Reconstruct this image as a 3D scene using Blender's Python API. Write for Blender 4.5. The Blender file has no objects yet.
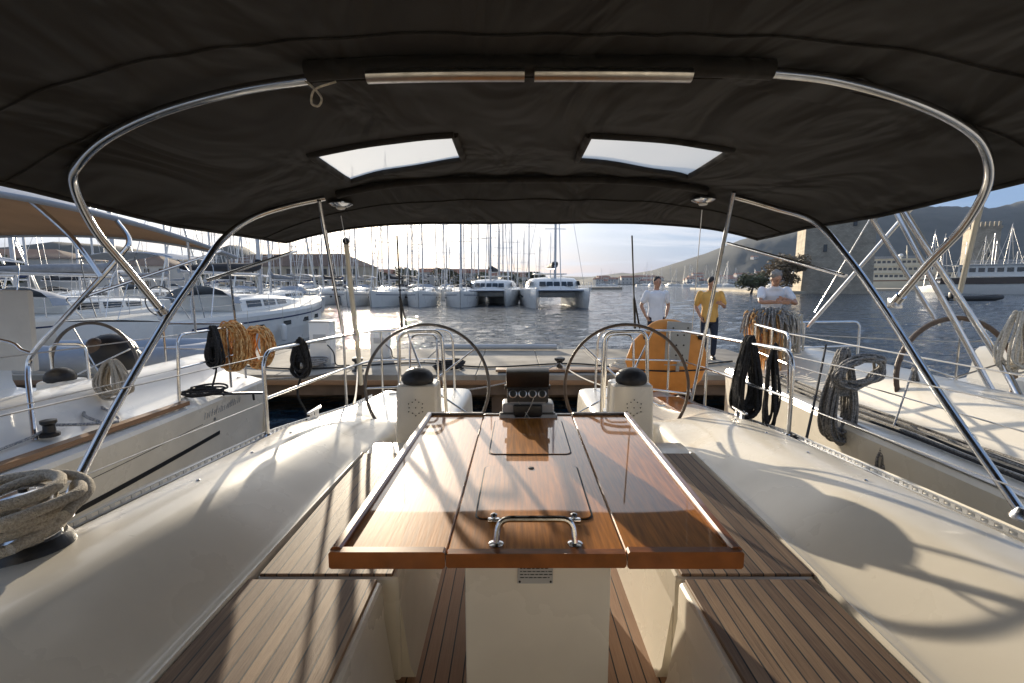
import bpy, bmesh, math, random
from mathutils import Vector, Matrix, noise
R = math.radians; V = Vector
random.seed(7)
scene = bpy.context.scene
COL = scene.collection
# ---------------------------------------------------------------- camera model (camera at the origin, water at WZ)
F = 480.0; TH = math.atan(58.5/480.0); CT = math.cos(TH); ST = math.sin(TH); WZ = -2.4
def ray(px, py):
    u = (px-512)/F; w = (341.5-py)/F
    return V((u, CT+w*ST, -ST+w*CT))
def atY(px, py, Y): r = ray(px, py); return r*(Y/r.y)
def atX(px, py, X): r = ray(px, py); return r*(X/r.x)
def atZ(px, py, Z): r = ray(px, py); return r*(Z/r.z)
def atP(px, py, p0, n):
    r = ray(px, py); return r*(p0.dot(n)/r.dot(n))
def lerp(a, b, t): return a+(b-a)*t
def interp(x, tab):
    if x <= tab[0][0]: return tab[0][1]
    for (a, va), (b, vb) in zip(tab, tab[1:]):
        if x <= b: return va+(vb-va)*(x-a)/(b-a)
    return tab[-1][1]
def cx(Y): return .05+.017*Y
# ---------------------------------------------------------------- mesh builder
class MB:
    def __init__(s): s.v = []; s.f = []
    def add(s, vs, fs):
        n = len(s.v); s.v += [V(p) for p in vs]; s.f += [[i+n for i in f] for f in fs]; return s
    def box(s, c, size, rot=None, bev=0, seg=2):
        bm = bmesh.new(); bmesh.ops.create_cube(bm, size=1)
        bmesh.ops.scale(bm, vec=size, verts=bm.verts)
        if bev: bmesh.ops.bevel(bm, geom=bm.edges[:], offset=bev, segments=seg, affect='EDGES', profile=.6)
        M = Matrix.Translation(V(c)) @ (rot.to_4x4() if rot else Matrix())
        bm.verts.ensure_lookup_table()
        for i, vv in enumerate(bm.verts): vv.index = i
        s.add([M @ vv.co for vv in bm.verts], [[q.index for q in f.verts] for f in bm.faces]); bm.free(); return s
    def bar(s, a, b, w, h, bev=0):
        a, b = V(a), V(b); d = b-a; q = d.to_track_quat('Y', 'Z')
        return s.box((a+b)/2, (w, d.length, h), q.to_matrix(), bev)
    def tube(s, pts, r, n=8, closed=False, flat=1.0):
        pts = [V(p) for p in pts]; m = len(pts)
        rr = r if isinstance(r, (list, tuple)) else [r]*m
        T = []
        for i in range(m):
            if closed: t = pts[(i+1) % m]-pts[i-1]
            else: t = pts[min(i+1, m-1)]-pts[max(i-1, 0)]
            T.append(t.normalized() if t.length > 1e-9 else V((0, 0, 1)))
        up = V((0, 0, 1)) if abs(T[0].z) < .9 else V((1, 0, 0))
        N = (up-T[0]*up.dot(T[0])).normalized(); vs = []
        for i in range(m):
            if i: 
                N = N-T[i]*N.dot(T[i])
                if N.length < 1e-6: N = T[i].orthogonal()
                N.normalize()
            B = T[i].cross(N)
            for k in range(n):
                a = 2*math.pi*k/n
                vs.append(pts[i]+(N*math.cos(a)*flat+B*math.sin(a))*rr[i])
        fs = []
        for i in range(m if closed else m-1):
            j = (i+1) % m
            for k in range(n): fs.append([i*n+k, i*n+(k+1) % n, j*n+(k+1) % n, j*n+k])
        if not closed: fs.append(list(range(n))[::-1]); fs.append([(m-1)*n+k for k in range(n)])
        return s.add(vs, fs)
    def lathe(s, prof, c=(0, 0, 0), n=20, rot=None):
        M = Matrix.Translation(V(c)) @ (rot.to_4x4() if rot else Matrix()); vs = []; m = len(prof)
        for (r, z) in prof:
            for k in range(n):
                a = 2*math.pi*k/n; vs.append(M @ V((r*math.cos(a), r*math.sin(a), z)))
        fs = [[i*n+k, i*n+(k+1) % n, (i+1)*n+(k+1) % n, (i+1)*n+k] for i in range(m-1) for k in range(n)]
        fs.append(list(range(n))[::-1]); fs.append([(m-1)*n+k for k in range(n)])
        return s.add(vs, fs)
    def ball(s, c, rad, rot=None, n=14, m=9):
        if not isinstance(rad, (tuple, list)): rad = (rad,)*3
        M = Matrix.Translation(V(c)) @ (rot.to_4x4() if rot else Matrix()); vs = []; 
        for i in range(m+1):
            t = math.pi*(i+.02*(i == 0)-.02*(i == m))/m
            for k in range(n):
                a = 2*math.pi*k/n
                vs.append(M @ V((rad[0]*math.sin(t)*math.cos(a), rad[1]*math.sin(t)*math.sin(a), rad[2]*math.cos(t))))
        fs = [[i*n+k, (i+1)*n+k, (i+1)*n+(k+1) % n, i*n+(k+1) % n] for i in range(m) for k in range(n)]
        fs.append(list(range(n))); fs.append([m*n+k for k in range(n)][::-1])
        return s.add(vs, fs)
    def loft(s, secs, closed=False, caps=False):
        n = len(secs[0]); m = len(secs); vs = [p for q in secs for p in q]
        fs = [[i*n+k, i*n+(k+1) % n, (i+1)*n+(k+1) % n, (i+1)*n+k] for i in range(m-1) for k in range(n if closed else n-1)]
        if caps: fs.append(list(range(n))[::-1]); fs.append([(m-1)*n+k for k in range(n)])
        return s.add(vs, fs)
    def prism(s, poly, vec):
        n = len(poly); vec = V(vec); vs = [V(p) for p in poly]+[V(p)+vec for p in poly]
        fs = [list(range(n))[::-1], [n+i for i in range(n)]]+[[i, (i+1) % n, n+(i+1) % n, n+i] for i in range(n)]
        return s.add(vs, fs)
    def quad(s, a, b, c, d): return s.add([a, b, c, d], [[0, 1, 2, 3]])
    def build(s, name, m, parent=None, sharp=35, origin=None, fix=True):
        off = V((0, 0, 0))
        if parent is not None:
            p = parent
            while p.parent: p = p.parent
            off = p.location.copy()
        elif origin is not None: off = V(origin)
        else:
            xs = [v.x for v in s.v]; ys = [v.y for v in s.v]; zs = [v.z for v in s.v]
            off = V(((min(xs)+max(xs))/2, (min(ys)+max(ys))/2, min(zs)))
        me = bpy.data.meshes.new(name); me.from_pydata([v-off for v in s.v], [], s.f)
        if fix:
            bm = bmesh.new(); bm.from_mesh(me); bmesh.ops.recalc_face_normals(bm, faces=bm.faces[:]); bm.to_mesh(me); bm.free()
        me.materials.append(m)
        if sharp: me.shade_smooth(); me.set_sharp_from_angle(angle=R(sharp))
        o = bpy.data.objects.new(name, me); COL.objects.link(o)
        if parent is not None: o.parent = parent
        else: o.location = off
        return o
def cat(pts, k=6, closed=False):
    pts = [V(p) for p in pts]; n = len(pts); out = []
    rng = range(n if closed else n-1)
    for i in rng:
        p0 = pts[i-1] if (i > 0 or closed) else pts[0]*2-pts[1]
        p1 = pts[i]; p2 = pts[(i+1) % n]
        p3 = pts[(i+2) % n] if (closed or i+2 < n) else pts[-1]*2-pts[-2]
        for j in range(k):
            t = j/k
            out.append(.5*((2*p1)+(p2-p0)*t+(2*p0-5*p1+4*p2-p3)*t*t+(3*p1-p0-3*p2+p3)*t**3))
    if not closed: out.append(pts[-1])
    return out
def bendpath(pts, r, k=6):
    """straight runs with rounded corners (bent steel tube)"""
    pts = [V(p) for p in pts]; out = [pts[0]]
    for i in range(1, len(pts)-1):
        a = pts[i-1]-pts[i]; b = pts[i+1]-pts[i]; q = min(r, a.length*.48, b.length*.48)
        A = pts[i]+a.normalized()*q; B = pts[i]+b.normalized()*q
        for j in range(k+1):
            t = j/k; out.append(A*(1-t)**2+pts[i]*2*t*(1-t)+B*t*t)
    out.append(pts[-1]); return out
def tag(o, label=None, cat_=None, group=None, kind=None):
    if label: o['label'] = label
    if cat_: o['category'] = cat_
    if group: o['group'] = group
    if kind: o['kind'] = kind
    return o
def empty(name, loc, label=None, cat_=None, group=None):
    o = bpy.data.objects.new(name, None); COL.objects.link(o); o.location = loc; o.empty_display_size = .2
    return tag(o, label, cat_, group)
def copy_tree(o, parent=None):
    c = o.copy(); COL.objects.link(c)
    if parent: c.parent = parent
    for ch in list(o.children): copy_tree(ch, c)
    return c
# ---------------------------------------------------------------- materials
def nt(m): m.use_nodes = True; return m.node_tree.nodes, m.node_tree.links
def mat(name, col, rough=.5, metal=0, var=0, vscale=4, col2=None, bump=0, bscale=40, coat=0, crough=.05, stretch=None, rvar=0, ior=1.5, spec=.5, detail=5):
    m = bpy.data.materials.new(name); N, L = nt(m); b = N['Principled BSDF']
    b.inputs['Base Color'].default_value = (*col, 1); b.inputs['Roughness'].default_value = rough
    b.inputs['Metallic'].default_value = metal; b.inputs['IOR'].default_value = ior
    b.inputs['Coat Weight'].default_value = coat; b.inputs['Coat Roughness'].default_value = crough
    b.inputs['Specular IOR Level'].default_value = spec
    tc = N.new('ShaderNodeTexCoord'); src = tc.outputs['Object']
    if stretch:
        mp = N.new('ShaderNodeMapping'); mp.inputs['Scale'].default_value = stretch; L.new(src, mp.inputs['Vector']); src = mp.outputs[0]
    if var or rvar or col2:
        n = N.new('ShaderNodeTexNoise'); n.inputs['Scale'].default_value = vscale; n.inputs['Detail'].default_value = detail; L.new(src, n.inputs['Vector'])
        rmp = N.new('ShaderNodeMapRange'); rmp.inputs[1].default_value = .3; rmp.inputs[2].default_value = .7; L.new(n.outputs[0], rmp.inputs[0])
        mx = N.new('ShaderNodeMix'); mx.data_type = 'RGBA'; L.new(rmp.outputs[0], mx.inputs[0])
        c2 = col2 or tuple(x*(1-var) for x in col); mx.inputs[6].default_value = (*col, 1); mx.inputs[7].default_value = (*c2, 1)
        L.new(mx.outputs[2], b.inputs['Base Color'])
        if rvar:
            r2 = N.new('ShaderNodeMapRange'); r2.inputs[1].default_value = .3; r2.inputs[2].default_value = .7
            r2.inputs[3].default_value = rough; r2.inputs[4].default_value = rough+rvar; L.new(n.outputs[0], r2.inputs[0]); L.new(r2.outputs[0], b.inputs['Roughness'])
    if bump:
        n2 = N.new('ShaderNodeTexNoise'); n2.inputs['Scale'].default_value = bscale; n2.inputs['Detail'].default_value = 4; L.new(src, n2.inputs['Vector'])
        bp = N.new('ShaderNodeBump'); bp.inputs['Strength'].default_value = bump; bp.inputs['Distance'].default_value = .01; L.new(n2.outputs[0], bp.inputs['Height']); L.new(bp.outputs[0], b.inputs['Normal'])
    return m
def teak(name, pitch, cA, cB, caulk, cw=.1, rough=.6, off=0.0):
    m = bpy.data.materials.new(name); N, L = nt(m); b = N['Principled BSDF']
    tc = N.new('ShaderNodeTexCoord'); sp = N.new('ShaderNodeSeparateXYZ'); L.new(tc.outputs['Object'], sp.inputs[0])
    def mth(op, a, c=None):
        n = N.new('ShaderNodeMath'); n.operation = op
        for i, q in enumerate((a, c)):
            if q is None: continue
            if isinstance(q, (int, float)): n.inputs[i].default_value = q
            else: L.new(q, n.inputs[i])
        return n.outputs[0]
    x = mth('ADD', mth('DIVIDE', sp.outputs[0], pitch), off); fr = mth('FRACT', x); fl = mth('FLOOR', x)
    line = mth('LESS_THAN', fr, cw)
    wn = N.new('ShaderNodeTexWhiteNoise'); wn.noise_dimensions = '1D'; L.new(fl, wn.inputs['W'])
    mp = N.new('ShaderNodeMapping'); mp.inputs['Scale'].default_value = (170, 5, 170); L.new(tc.outputs['Object'], mp.inputs[0])
    cb = N.new('ShaderNodeCombineXYZ'); L.new(mth('MULTIPLY', wn.outputs[0], 9.0), cb.inputs[1]); L.new(cb.outputs[0], mp.inputs['Location'])
    g = N.new('ShaderNodeTexNoise'); g.inputs['Scale'].default_value = 1; g.inputs['Detail'].default_value = 6; g.inputs['Roughness'].default_value = .65; L.new(mp.outputs[0], g.inputs['Vector'])
    big = N.new('ShaderNodeTexNoise'); big.inputs['Scale'].default_value = 5; big.inputs['Detail'].default_value = 3; L.new(tc.outputs['Object'], big.inputs['Vector'])
    t = mth('ADD', mth('MULTIPLY', g.outputs[0], .55), mth('ADD', mth('MULTIPLY', wn.outputs[0], .3), mth('MULTIPLY', big.outputs[0], .25)))
    rm = N.new('ShaderNodeMapRange'); rm.inputs[1].default_value = .32; rm.inputs[2].default_value = .78; L.new(t, rm.inputs[0])
    mx = N.new('ShaderNodeMix'); mx.data_type = 'RGBA'; L.new(rm.outputs[0], mx.inputs[0]); mx.inputs[6].default_value = (*cA, 1); mx.inputs[7].default_value = (*cB, 1)
    m2 = N.new('ShaderNodeMix'); m2.data_type = 'RGBA'; L.new(line, m2.inputs[0]); L.new(mx.outputs[2], m2.inputs[6]); m2.inputs[7].default_value = (*caulk, 1)
    L.new(m2.outputs[2], b.inputs['Base Color']); b.inputs['Roughness'].default_value = rough
    bp = N.new('ShaderNodeBump'); bp.inputs['Strength'].default_value = .5; bp.inputs['Distance'].default_value = .004
    L.new(mth('SUBTRACT', g.outputs[0], line), bp.inputs['Height']); L.new(bp.outputs[0], b.inputs['Normal'])
    return m
def rope_mat(name, c1, c2, scale=90):
    m = bpy.data.materials.new(name); N, L = nt(m); b = N['Principled BSDF']
    tc = N.new('ShaderNodeTexCoord'); w = N.new('ShaderNodeTexNoise'); w.inputs['Scale'].default_value = scale; L.new(tc.outputs['Object'], w.inputs['Vector'])
    v = N.new('ShaderNodeTexVoronoi'); v.inputs['Scale'].default_value = scale*1.8; L.new(tc.outputs['Object'], v.inputs['Vector'])
    mx = N.new('ShaderNodeMix'); mx.data_type = 'RGBA'; rm = N.new('ShaderNodeMapRange'); rm.inputs[1].default_value = .4; rm.inputs[2].default_value = .6
    L.new(w.outputs[0], rm.inputs[0]); L.new(rm.outputs[0], mx.inputs[0]); mx.inputs[6].default_value = (*c1, 1); mx.inputs[7].default_value = (*c2, 1)
    L.new(mx.outputs[2], b.inputs['Base Color']); b.inputs['Roughness'].default_value = .85
    bp = N.new('ShaderNodeBump'); bp.inputs['Strength'].default_value = .8; bp.inputs['Distance'].default_value = .004; L.new(v.outputs['Distance'], bp.inputs['Height']); L.new(bp.outputs[0], b.inputs['Normal'])
    return m
M = {}
M['gel'] = mat('cream_gelcoat', (.77, .72, .62), .22, var=.15, vscale=3.2, detail=12, bump=.06, bscale=7, rvar=.15, coat=.3, crough=.12)
M['gelw'] = mat('white_gelcoat', (.78, .77, .73), .25, var=.08, vscale=1.2, rvar=.1, coat=.4, crough=.1)
M['nonskid'] = mat('nonskid_gelcoat', (.68, .66, .60), .6, var=.12, vscale=3, bump=.6, bscale=260)
M['steel'] = mat('polished_steel', (.72, .72, .72), .12, 1, rvar=.14, vscale=25, var=.15)
M['steel_b'] = mat('brushed_steel', (.6, .6, .6), .28, 1, rvar=.12, vscale=30, var=.2)
M['alu'] = mat('anodised_aluminium', (.55, .56, .58), .35, .9, var=.2, vscale=15)
M['black'] = mat('black_plastic', (.012, .012, .013), .38, bump=.1, bscale=150)
M['rubber'] = mat('black_rubber', (.015, .015, .015), .7)
M['cover'] = mat('black_vinyl_cover', (.014, .014, .016), .5, bump=.5, bscale=25)
M['leather'] = mat('dark_leather', (.11, .10, .095), .28, .6, bump=.4, bscale=120)
M['leatherb'] = mat('brown_leather', (.12, .08, .055), .5, bump=.4, bscale=120, var=.4, vscale=20)
M['teak'] = teak('weathered_teak', .042, (.11, .058, .030), (.38, .25, .145), (.010, .008, .007), cw=.12, off=.3)
M['sole'] = teak('teak_sole', .05, (.22, .115, .065), (.42, .26, .16), (.012, .010, .009), cw=.1, off=.15)
M['teakrail'] = mat('teak_rail', (.30, .17, .09), .5, var=.4, vscale=2, stretch=(40, 2, 40), bump=.3, bscale=3)
M['varnish'] = mat('varnished_wood', (.66, .245, .035), .5, spec=.15, var=.5, vscale=1.2, stretch=(75, 5, 75), coat=1, crough=.03, detail=7, bump=.05, bscale=2); M['varnish'].node_tree.nodes['Principled BSDF'].inputs['Coat IOR'].default_value = 1.6
M['varnishd'] = mat('varnished_trim', (.34, .11, .024), .3, var=.45, vscale=2, stretch=(8, 30, 8), coat=1, crough=.06)
M['varnishe'] = mat('varnished_side_trim', (.36, .12, .03), .3, var=.45, vscale=2, stretch=(30, 6, 30), coat=1, crough=.08)
M['groove'] = mat('dark_groove', (.012, .009, .007), .6)
M['canvas_white'] = mat('white_canvas', (.62, .60, .55), .85, var=.12, vscale=4, bump=.3, bscale=30)
M['sailblue'] = mat('blue_sail_cover', (.02, .04, .12), .8, bump=.4, bscale=8, var=.3)
M['saildark'] = mat('dark_sail_cover', (.02, .022, .03), .8, bump=.4, bscale=8, var=.3)
M['sailgrey'] = mat('grey_sail_cover', (.30, .31, .33), .8, bump=.4, bscale=8, var=.3)
M['dglass'] = mat('dark_glass', (.012, .016, .02), .06, spec=.8)
M['orange'] = mat('orange_cover', (.80, .31, .055), .62, var=.25, vscale=6, bump=.5, bscale=16)
M['greypanel'] = mat('grey_fabric_panel', (.42, .41, .37), .8, var=.15, vscale=10, bump=.3, bscale=90)
M['tan'] = mat('tan_canvas', (.36, .22, .12), .85, var=.2, vscale=3, bump=.3, bscale=60)
M['bluegrey'] = mat('grey_blue_canvas', (.30, .34, .40), .8, var=.15, vscale=3, bump=.3, bscale=60)
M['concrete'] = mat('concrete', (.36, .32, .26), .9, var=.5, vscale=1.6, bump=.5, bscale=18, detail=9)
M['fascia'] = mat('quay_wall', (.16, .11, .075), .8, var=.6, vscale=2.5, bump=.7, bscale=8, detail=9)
M['stone'] = mat('pale_limestone', (.50, .44, .34), .9, var=.35, vscale=.35, bump=.8, bscale=1.2, detail=10)
M['roof'] = mat('brown_roof', (.16, .10, .07), .85, var=.3, vscale=.5)
M['rooft'] = mat('terracotta_roof', (.34, .15, .09), .85, var=.3, vscale=.5)
M['plaster'] = mat('pale_plaster', (.56, .54, .50), .9, var=.15, vscale=.3)
M['win'] = mat('dark_window', (.03, .035, .04), .2)
M['hillgreen'] = mat('hill_scrub', (.010, .018, .018), .95, col2=(.030, .036, .034), vscale=.03, bump=1, bscale=.2, detail=12)
M['leaf'] = mat('leaves', (.05, .065, .022), .6, col2=(.10, .10, .035), vscale=1.5)
M['leafb'] = mat('autumn_leaves', (.10, .075, .03), .6, col2=(.18, .11, .045), vscale=1.5)
M['bark'] = mat('bark', (.10, .07, .05), .9, var=.4, vscale=6)
M['r_black'] = rope_mat('black_rope', (.010, .010, .012), (.03, .03, .032))
M['r_grey'] = rope_mat('grey_rope', (.16, .155, .15), (.36, .34, .31))
M['r_tan'] = rope_mat('tan_rope', (.36, .32, .26), (.52, .47, .39), 150)
M['r_white'] = rope_mat('cream_rope', (.50, .46, .38), (.72, .67, .58))
M['r_orange'] = rope_mat('orange_rope', (.52, .24, .07), (.72, .48, .22), 30)
M['r_blue'] = rope_mat('blue_flecked_rope', (.20, .21, .24), (.50, .49, .46))
M['buff'] = mat('buff_pole', (.62, .57, .46), .45, var=.15)
M['grey'] = mat('light_grey_plastic', (.45, .45, .44), .4, var=.1)
M['screen'] = mat('instrument_glass', (.06, .07, .07), .1)
# bimini fabric: dark acrylic canvas
def canvas_mat():
    m = mat('dark_acrylic_canvas', (.0175, .0155, .0135), .85, var=.3, vscale=2.2); N, L = nt(m); b = N['Principled BSDF']
    tc = N.new('ShaderNodeTexCoord')
    mp = N.new('ShaderNodeMapping'); mp.inputs['Scale'].default_value = (2.6, 1.3, 2); mp.inputs['Rotation'].default_value = (0, 0, .35); L.new(tc.outputs['Object'], mp.inputs[0])
    n = N.new('ShaderNodeTexNoise'); n.inputs['Scale'].default_value = 1; n.inputs['Detail'].default_value = 2.5; n.inputs['Distortion'].default_value = 1.2; L.new(mp.outputs[0], n.inputs[0])
    bp = N.new('ShaderNodeBump'); bp.inputs['Strength'].default_value = 1.0; bp.inputs['Distance'].default_value = .12; L.new(n.outputs[0], bp.inputs['Height'])
    n2 = N.new('ShaderNodeTexNoise'); n2.inputs['Scale'].default_value = 400; L.new(tc.outputs['Object'], n2.inputs[0])
    b2 = N.new('ShaderNodeBump'); b2.inputs['Strength'].default_value = .25; b2.inputs['Distance'].default_value = .002; L.new(n2.outputs[0], b2.inputs['Height']); L.new(bp.outputs[0], b2.inputs['Normal'])
    L.new(b2.outputs[0], b.inputs['Normal']); b.inputs['Sheen Weight'].default_value = .05; b.inputs['Sheen Roughness'].default_value = .5
    return m
M['bimini'] = canvas_mat()
def vinyl_mat():
    m = bpy.data.materials.new('clear_vinyl'); N, L = nt(m); N.remove(N['Principled BSDF']); o = N['Material Output']
    a = N.new('ShaderNodeBsdfTranslucent'); a.inputs[0].default_value = (.74, .71, .64, 1)
    b = N.new('ShaderNodeBsdfTransparent'); b.inputs[0].default_value = (.55, .55, .54, 1)
    g = N.new('ShaderNodeBsdfGlossy'); g.inputs['Roughness'].default_value = .15
    x = N.new('ShaderNodeMixShader'); x.inputs[0].default_value = .16; L.new(a.outputs[0], x.inputs[1]); L.new(b.outputs[0], x.inputs[2])
    y = N.new('ShaderNodeMixShader'); y.inputs[0].default_value = .06; L.new(x.outputs[0], y.inputs[1]); L.new(g.outputs[0], y.inputs[2]); L.new(y.outputs[0], o.inputs[0])
    return m
M['vinyl'] = vinyl_mat()
def water_mat():
    m = bpy.data.materials.new('sea_water'); N, L = nt(m); b = N['Principled BSDF']
    b.inputs['Base Color'].default_value = (.008, .024, .042, 1); b.inputs['Roughness'].default_value = .045; b.inputs['IOR'].default_value = 1.33
    tc = N.new('ShaderNodeTexCoord'); prev = None
    for sc, st, di, ro in (((.30, .55, 1), .9, .55, 0.3), ((1.0, 2.0, 1), .95, .28, -.25), ((3.5, 6.5, 1), .9, .06, .1)):
        mp = N.new('ShaderNodeMapping'); mp.inputs['Scale'].default_value = sc; mp.inputs['Rotation'].default_value = (0, 0, ro); L.new(tc.outputs['Object'], mp.inputs[0])
        n = N.new('ShaderNodeTexNoise'); n.inputs['Scale'].default_value = 1; n.inputs['Detail'].default_value = 4; n.inputs['Roughness'].default_value = .55; L.new(mp.outputs[0], n.inputs[0])
        bp = N.new('ShaderNodeBump'); bp.inputs['Strength'].default_value = st; bp.inputs['Distance'].default_value = di; L.new(n.outputs[0], bp.inputs['Height'])
        if prev: L.new(prev.outputs[0], bp.inputs['Normal'])
        prev = bp
    L.new(prev.outputs[0], b.inputs['Normal']); return m
M['water'] = water_mat()

# ================================================================ OUR YACHT (the boat we stand on)
yacht = empty('sailing_yacht', (.08, 2.0, WZ), 'cream sailing yacht whose cockpit, table and twin wheels fill the foreground', 'sailing yacht')
def zc(Y): return interp(Y, [(-.6, -.71), (1.0, -.77), (1.5, -.795), (2.0, -.825), (2.9, -.885), (3.5, -.96), (4.2, -1.05), (5.0, -1.10)])
P_fwd = lambda Y: [(.93, -1.12), (.968, -1.0), (.98, -.99), (.995, -.985), (1.02, -.975), (1.12, lerp(-.97, zc(Y)+.0, .42)), (1.21, lerp(-.97, zc(Y)+.0, .80)), (1.27, zc(Y)-.004), (1.34, zc(Y)+.008), (1.43, zc(Y)+.006), (1.50, zc(Y)-.005), (1.58, zc(Y)-.045), (1.625, zc(Y)-.06), (1.655, zc(Y)-.10), (1.655, -1.7), (1.5, -2.5)]
P_well = lambda Y: [(.90, -1.36), (.93, -1.15), (.95, -1.06), (.98, -1.02), (1.03, -1.0), (1.12, lerp(-1.0, zc(Y), .4)), (1.21, lerp(-1.0, zc(Y), .8)), (1.27, zc(Y)-.004), (1.34, zc(Y)+.006), (1.43, zc(Y)+.004), (1.50, zc(Y)-.005), (1.58, zc(Y)-.045), (1.625, zc(Y)-.06), (1.655, zc(Y)-.10), (1.655, -1.7), (1.5, -2.5)]
P_seat = lambda Y: [(.56, -1.36), (.57, -1.15), (.59, -1.09), (.64, -1.065), (.80, -1.06), (1.0, -1.06), (1.15, -1.055), (1.28, zc(Y)-.03), (1.375, zc(Y)-.008), (1.43, zc(Y)), (1.50, zc(Y)-.005), (1.58, zc(Y)-.045), (1.625, zc(Y)-.06), (1.655, zc(Y)-.10), (1.655, -1.7), (1.5, -2.5)]
def prof(Y):
    a, b, c_ = P_fwd(Y), P_well(Y), P_seat(Y)
    if Y < 2.72: return a
    if Y < 2.95:
        t = (Y-2.72)/.23; return [(lerp(p[0], q[0], t), lerp(p[1], q[1], t)) for p, q in zip(a, b)]
    t = min(1, max(0, (Y-3.35)/.3)); t = t*t*(3-2*t)
    return [(lerp(p[0], q[0], t), lerp(p[1], q[1], t)) for p, q in zip(b, c_)]
for sx in (-1, 1):
    secs = []
    Ys = [-.6+.2*i for i in range(17)]+[2.72, 2.8, 2.9, 2.95, 3.1, 3.25]+[3.35+.03*i for i in range(11)]+[3.8, 4.0, 4.2, 4.4, 4.6, 4.72, 4.78]
    for Y in sorted(set(round(y, 3) for y in Ys)):
        k = 1-.03*max(0, Y-3)
        pr = prof(Y)
        secs.append(cat([V((cx(Y)+sx*x*k, Y, z)) for x, z in pr], 3))
    mb = MB().loft(secs)
    lastc = secs[-1]; mb.add(lastc+[V((p.x, p.y, -2.5)) for p in lastc], [[i, i+1, len(lastc)+i+1, len(lastc)+i] for i in range(len(lastc)-1)])
    mb.build('coaming', M['gel'], yacht, 50)
    # toe rail: perforated aluminium strip
    mb = MB(); Y = -.5
    pts = [V((cx(y)+sx*1.612*(1-.03*max(0, y-3)), y, zc(y)-.045)) for y in [-.5+.1*i for i in range(53)]]
    mb.tube([p+V((0, 0, .018)) for p in pts], .004, 5); mb.tube([p+V((0, 0, -.006)) for p in pts], .007, 5)
    for i in range(len(pts)-1):
        for t in (0, .5): q = pts[i].lerp(pts[i+1], t); mb.box(q+V((0, 0, .006)), (.004, .020, .022))
    mb.build('toe_rail', M['alu'], yacht)
# seats
for sx in (-1, 1):
    for (y0, y1, inn) in ((.15, 1.525, .50), (1.54, 2.735, .478)):
        cxx = cx((y0+y1)/2); a, b = inn, .972; xc = cxx+sx*(a+b)/2
        seat = MB().box((xc, (y0+y1)/2, -1.205), (b-a, y1-y0, .40), bev=.022, seg=3)
        # flared riser foot
        seat.loft([[V((cxx+sx*(a+.012), y, -1.03)), V((cxx+sx*(a-.004), y, -1.15)), V((cxx+sx*(a-.03), y, -1.36)), V((cxx+sx*(a-.05), y, -1.405)), V((cxx+sx*(a+.1), y, -1.405)), V((cxx+sx*(a+.1), y, -1.03))] for y in (y0+.02, y1-.02 if y1 < 2 else y1)], closed=True, caps=True)
        so = seat.build('seat', M['gel'], yacht)
        MB().box((xc+sx*.004, (y0+y1)/2, -1.002), (b-a-.034, y1-y0-.012, .012), bev=.003, seg=1).build('teak_slats', M['teak'], so)
    # step / moulded shelf aft of the seat
    MB().box((cx(2.85)+sx*.77, 2.86, -1.19), (.44, .24, .36), bev=.03, seg=3).build('moulded_step', M['gel'], yacht)
MB().box((cx(1.2), 1.1, -1.42), (1.02, 3.4, .04)).build('cockpit_sole', M['sole'], yacht)
helm = MB().box((cx(3.8), 3.76, -1.39), (1.86, 1.96, .06), bev=.01)
helm.build('helm_sole', M['gel'], yacht)
MB().box((cx(3.8), 3.70, -1.352), (.9, 1.5, .012), bev=.003).build('helm_teak', M['teak'], yacht)
MB().box((cx(3.8), 3.76, -1.95), (2.9, 1.98, 1.0)).box((cx(1), 1.2, -1.95), (2.9, 3.2, 1.0)).build('hull', M['gel'], yacht)
# cabin bulkhead with the companionway behind the camera, coachroof and sprayhood
bk = MB().box((-.98, -.82, -.75), (1.25, .08, 1.35), bev=.03).box((1.06, -.82, -.75), (1.25, .08, 1.35), bev=.03).box((.04, -.82, -1.22), (.82, .08, .40), bev=.02).build('cabin_bulkhead', M['gel'], yacht)
MB().box((.04, -.95, -.62), (.80, .03, .85)).build('companionway', M['groove'], bk)
MB().box((.04, -2.2, -.16), (3.0, 2.75, .22), bev=.09, seg=4).build('coachroof', M['gel'], yacht)
MB().loft([[V((.04+1.45*math.cos(a), y, -.12+h*math.sin(a))) for a in [math.pi*i/16 for i in range(17)]] for y, h in ((-.95, .72), (-1.3, .74), (-1.9, .55), (-2.5, .06))]).build('sprayhood', M['bimini'], yacht, 60)
MB().box((cx(4.9)+0, 5.05, -1.62), (2.3, .6, .05), bev=.015).build('bathing_platform', M['nonskid'], yacht)
# helm seat teak pad on the right quarter
MB().prism([atZ(655, 399, -1.045), atZ(676, 399, -1.045), atZ(714, 414, -1.045), atZ(697, 424, -1.045), atZ(676, 412, -1.045)], (0, 0, .022)).build('teak_pad', M['varnishe'], yacht)
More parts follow.
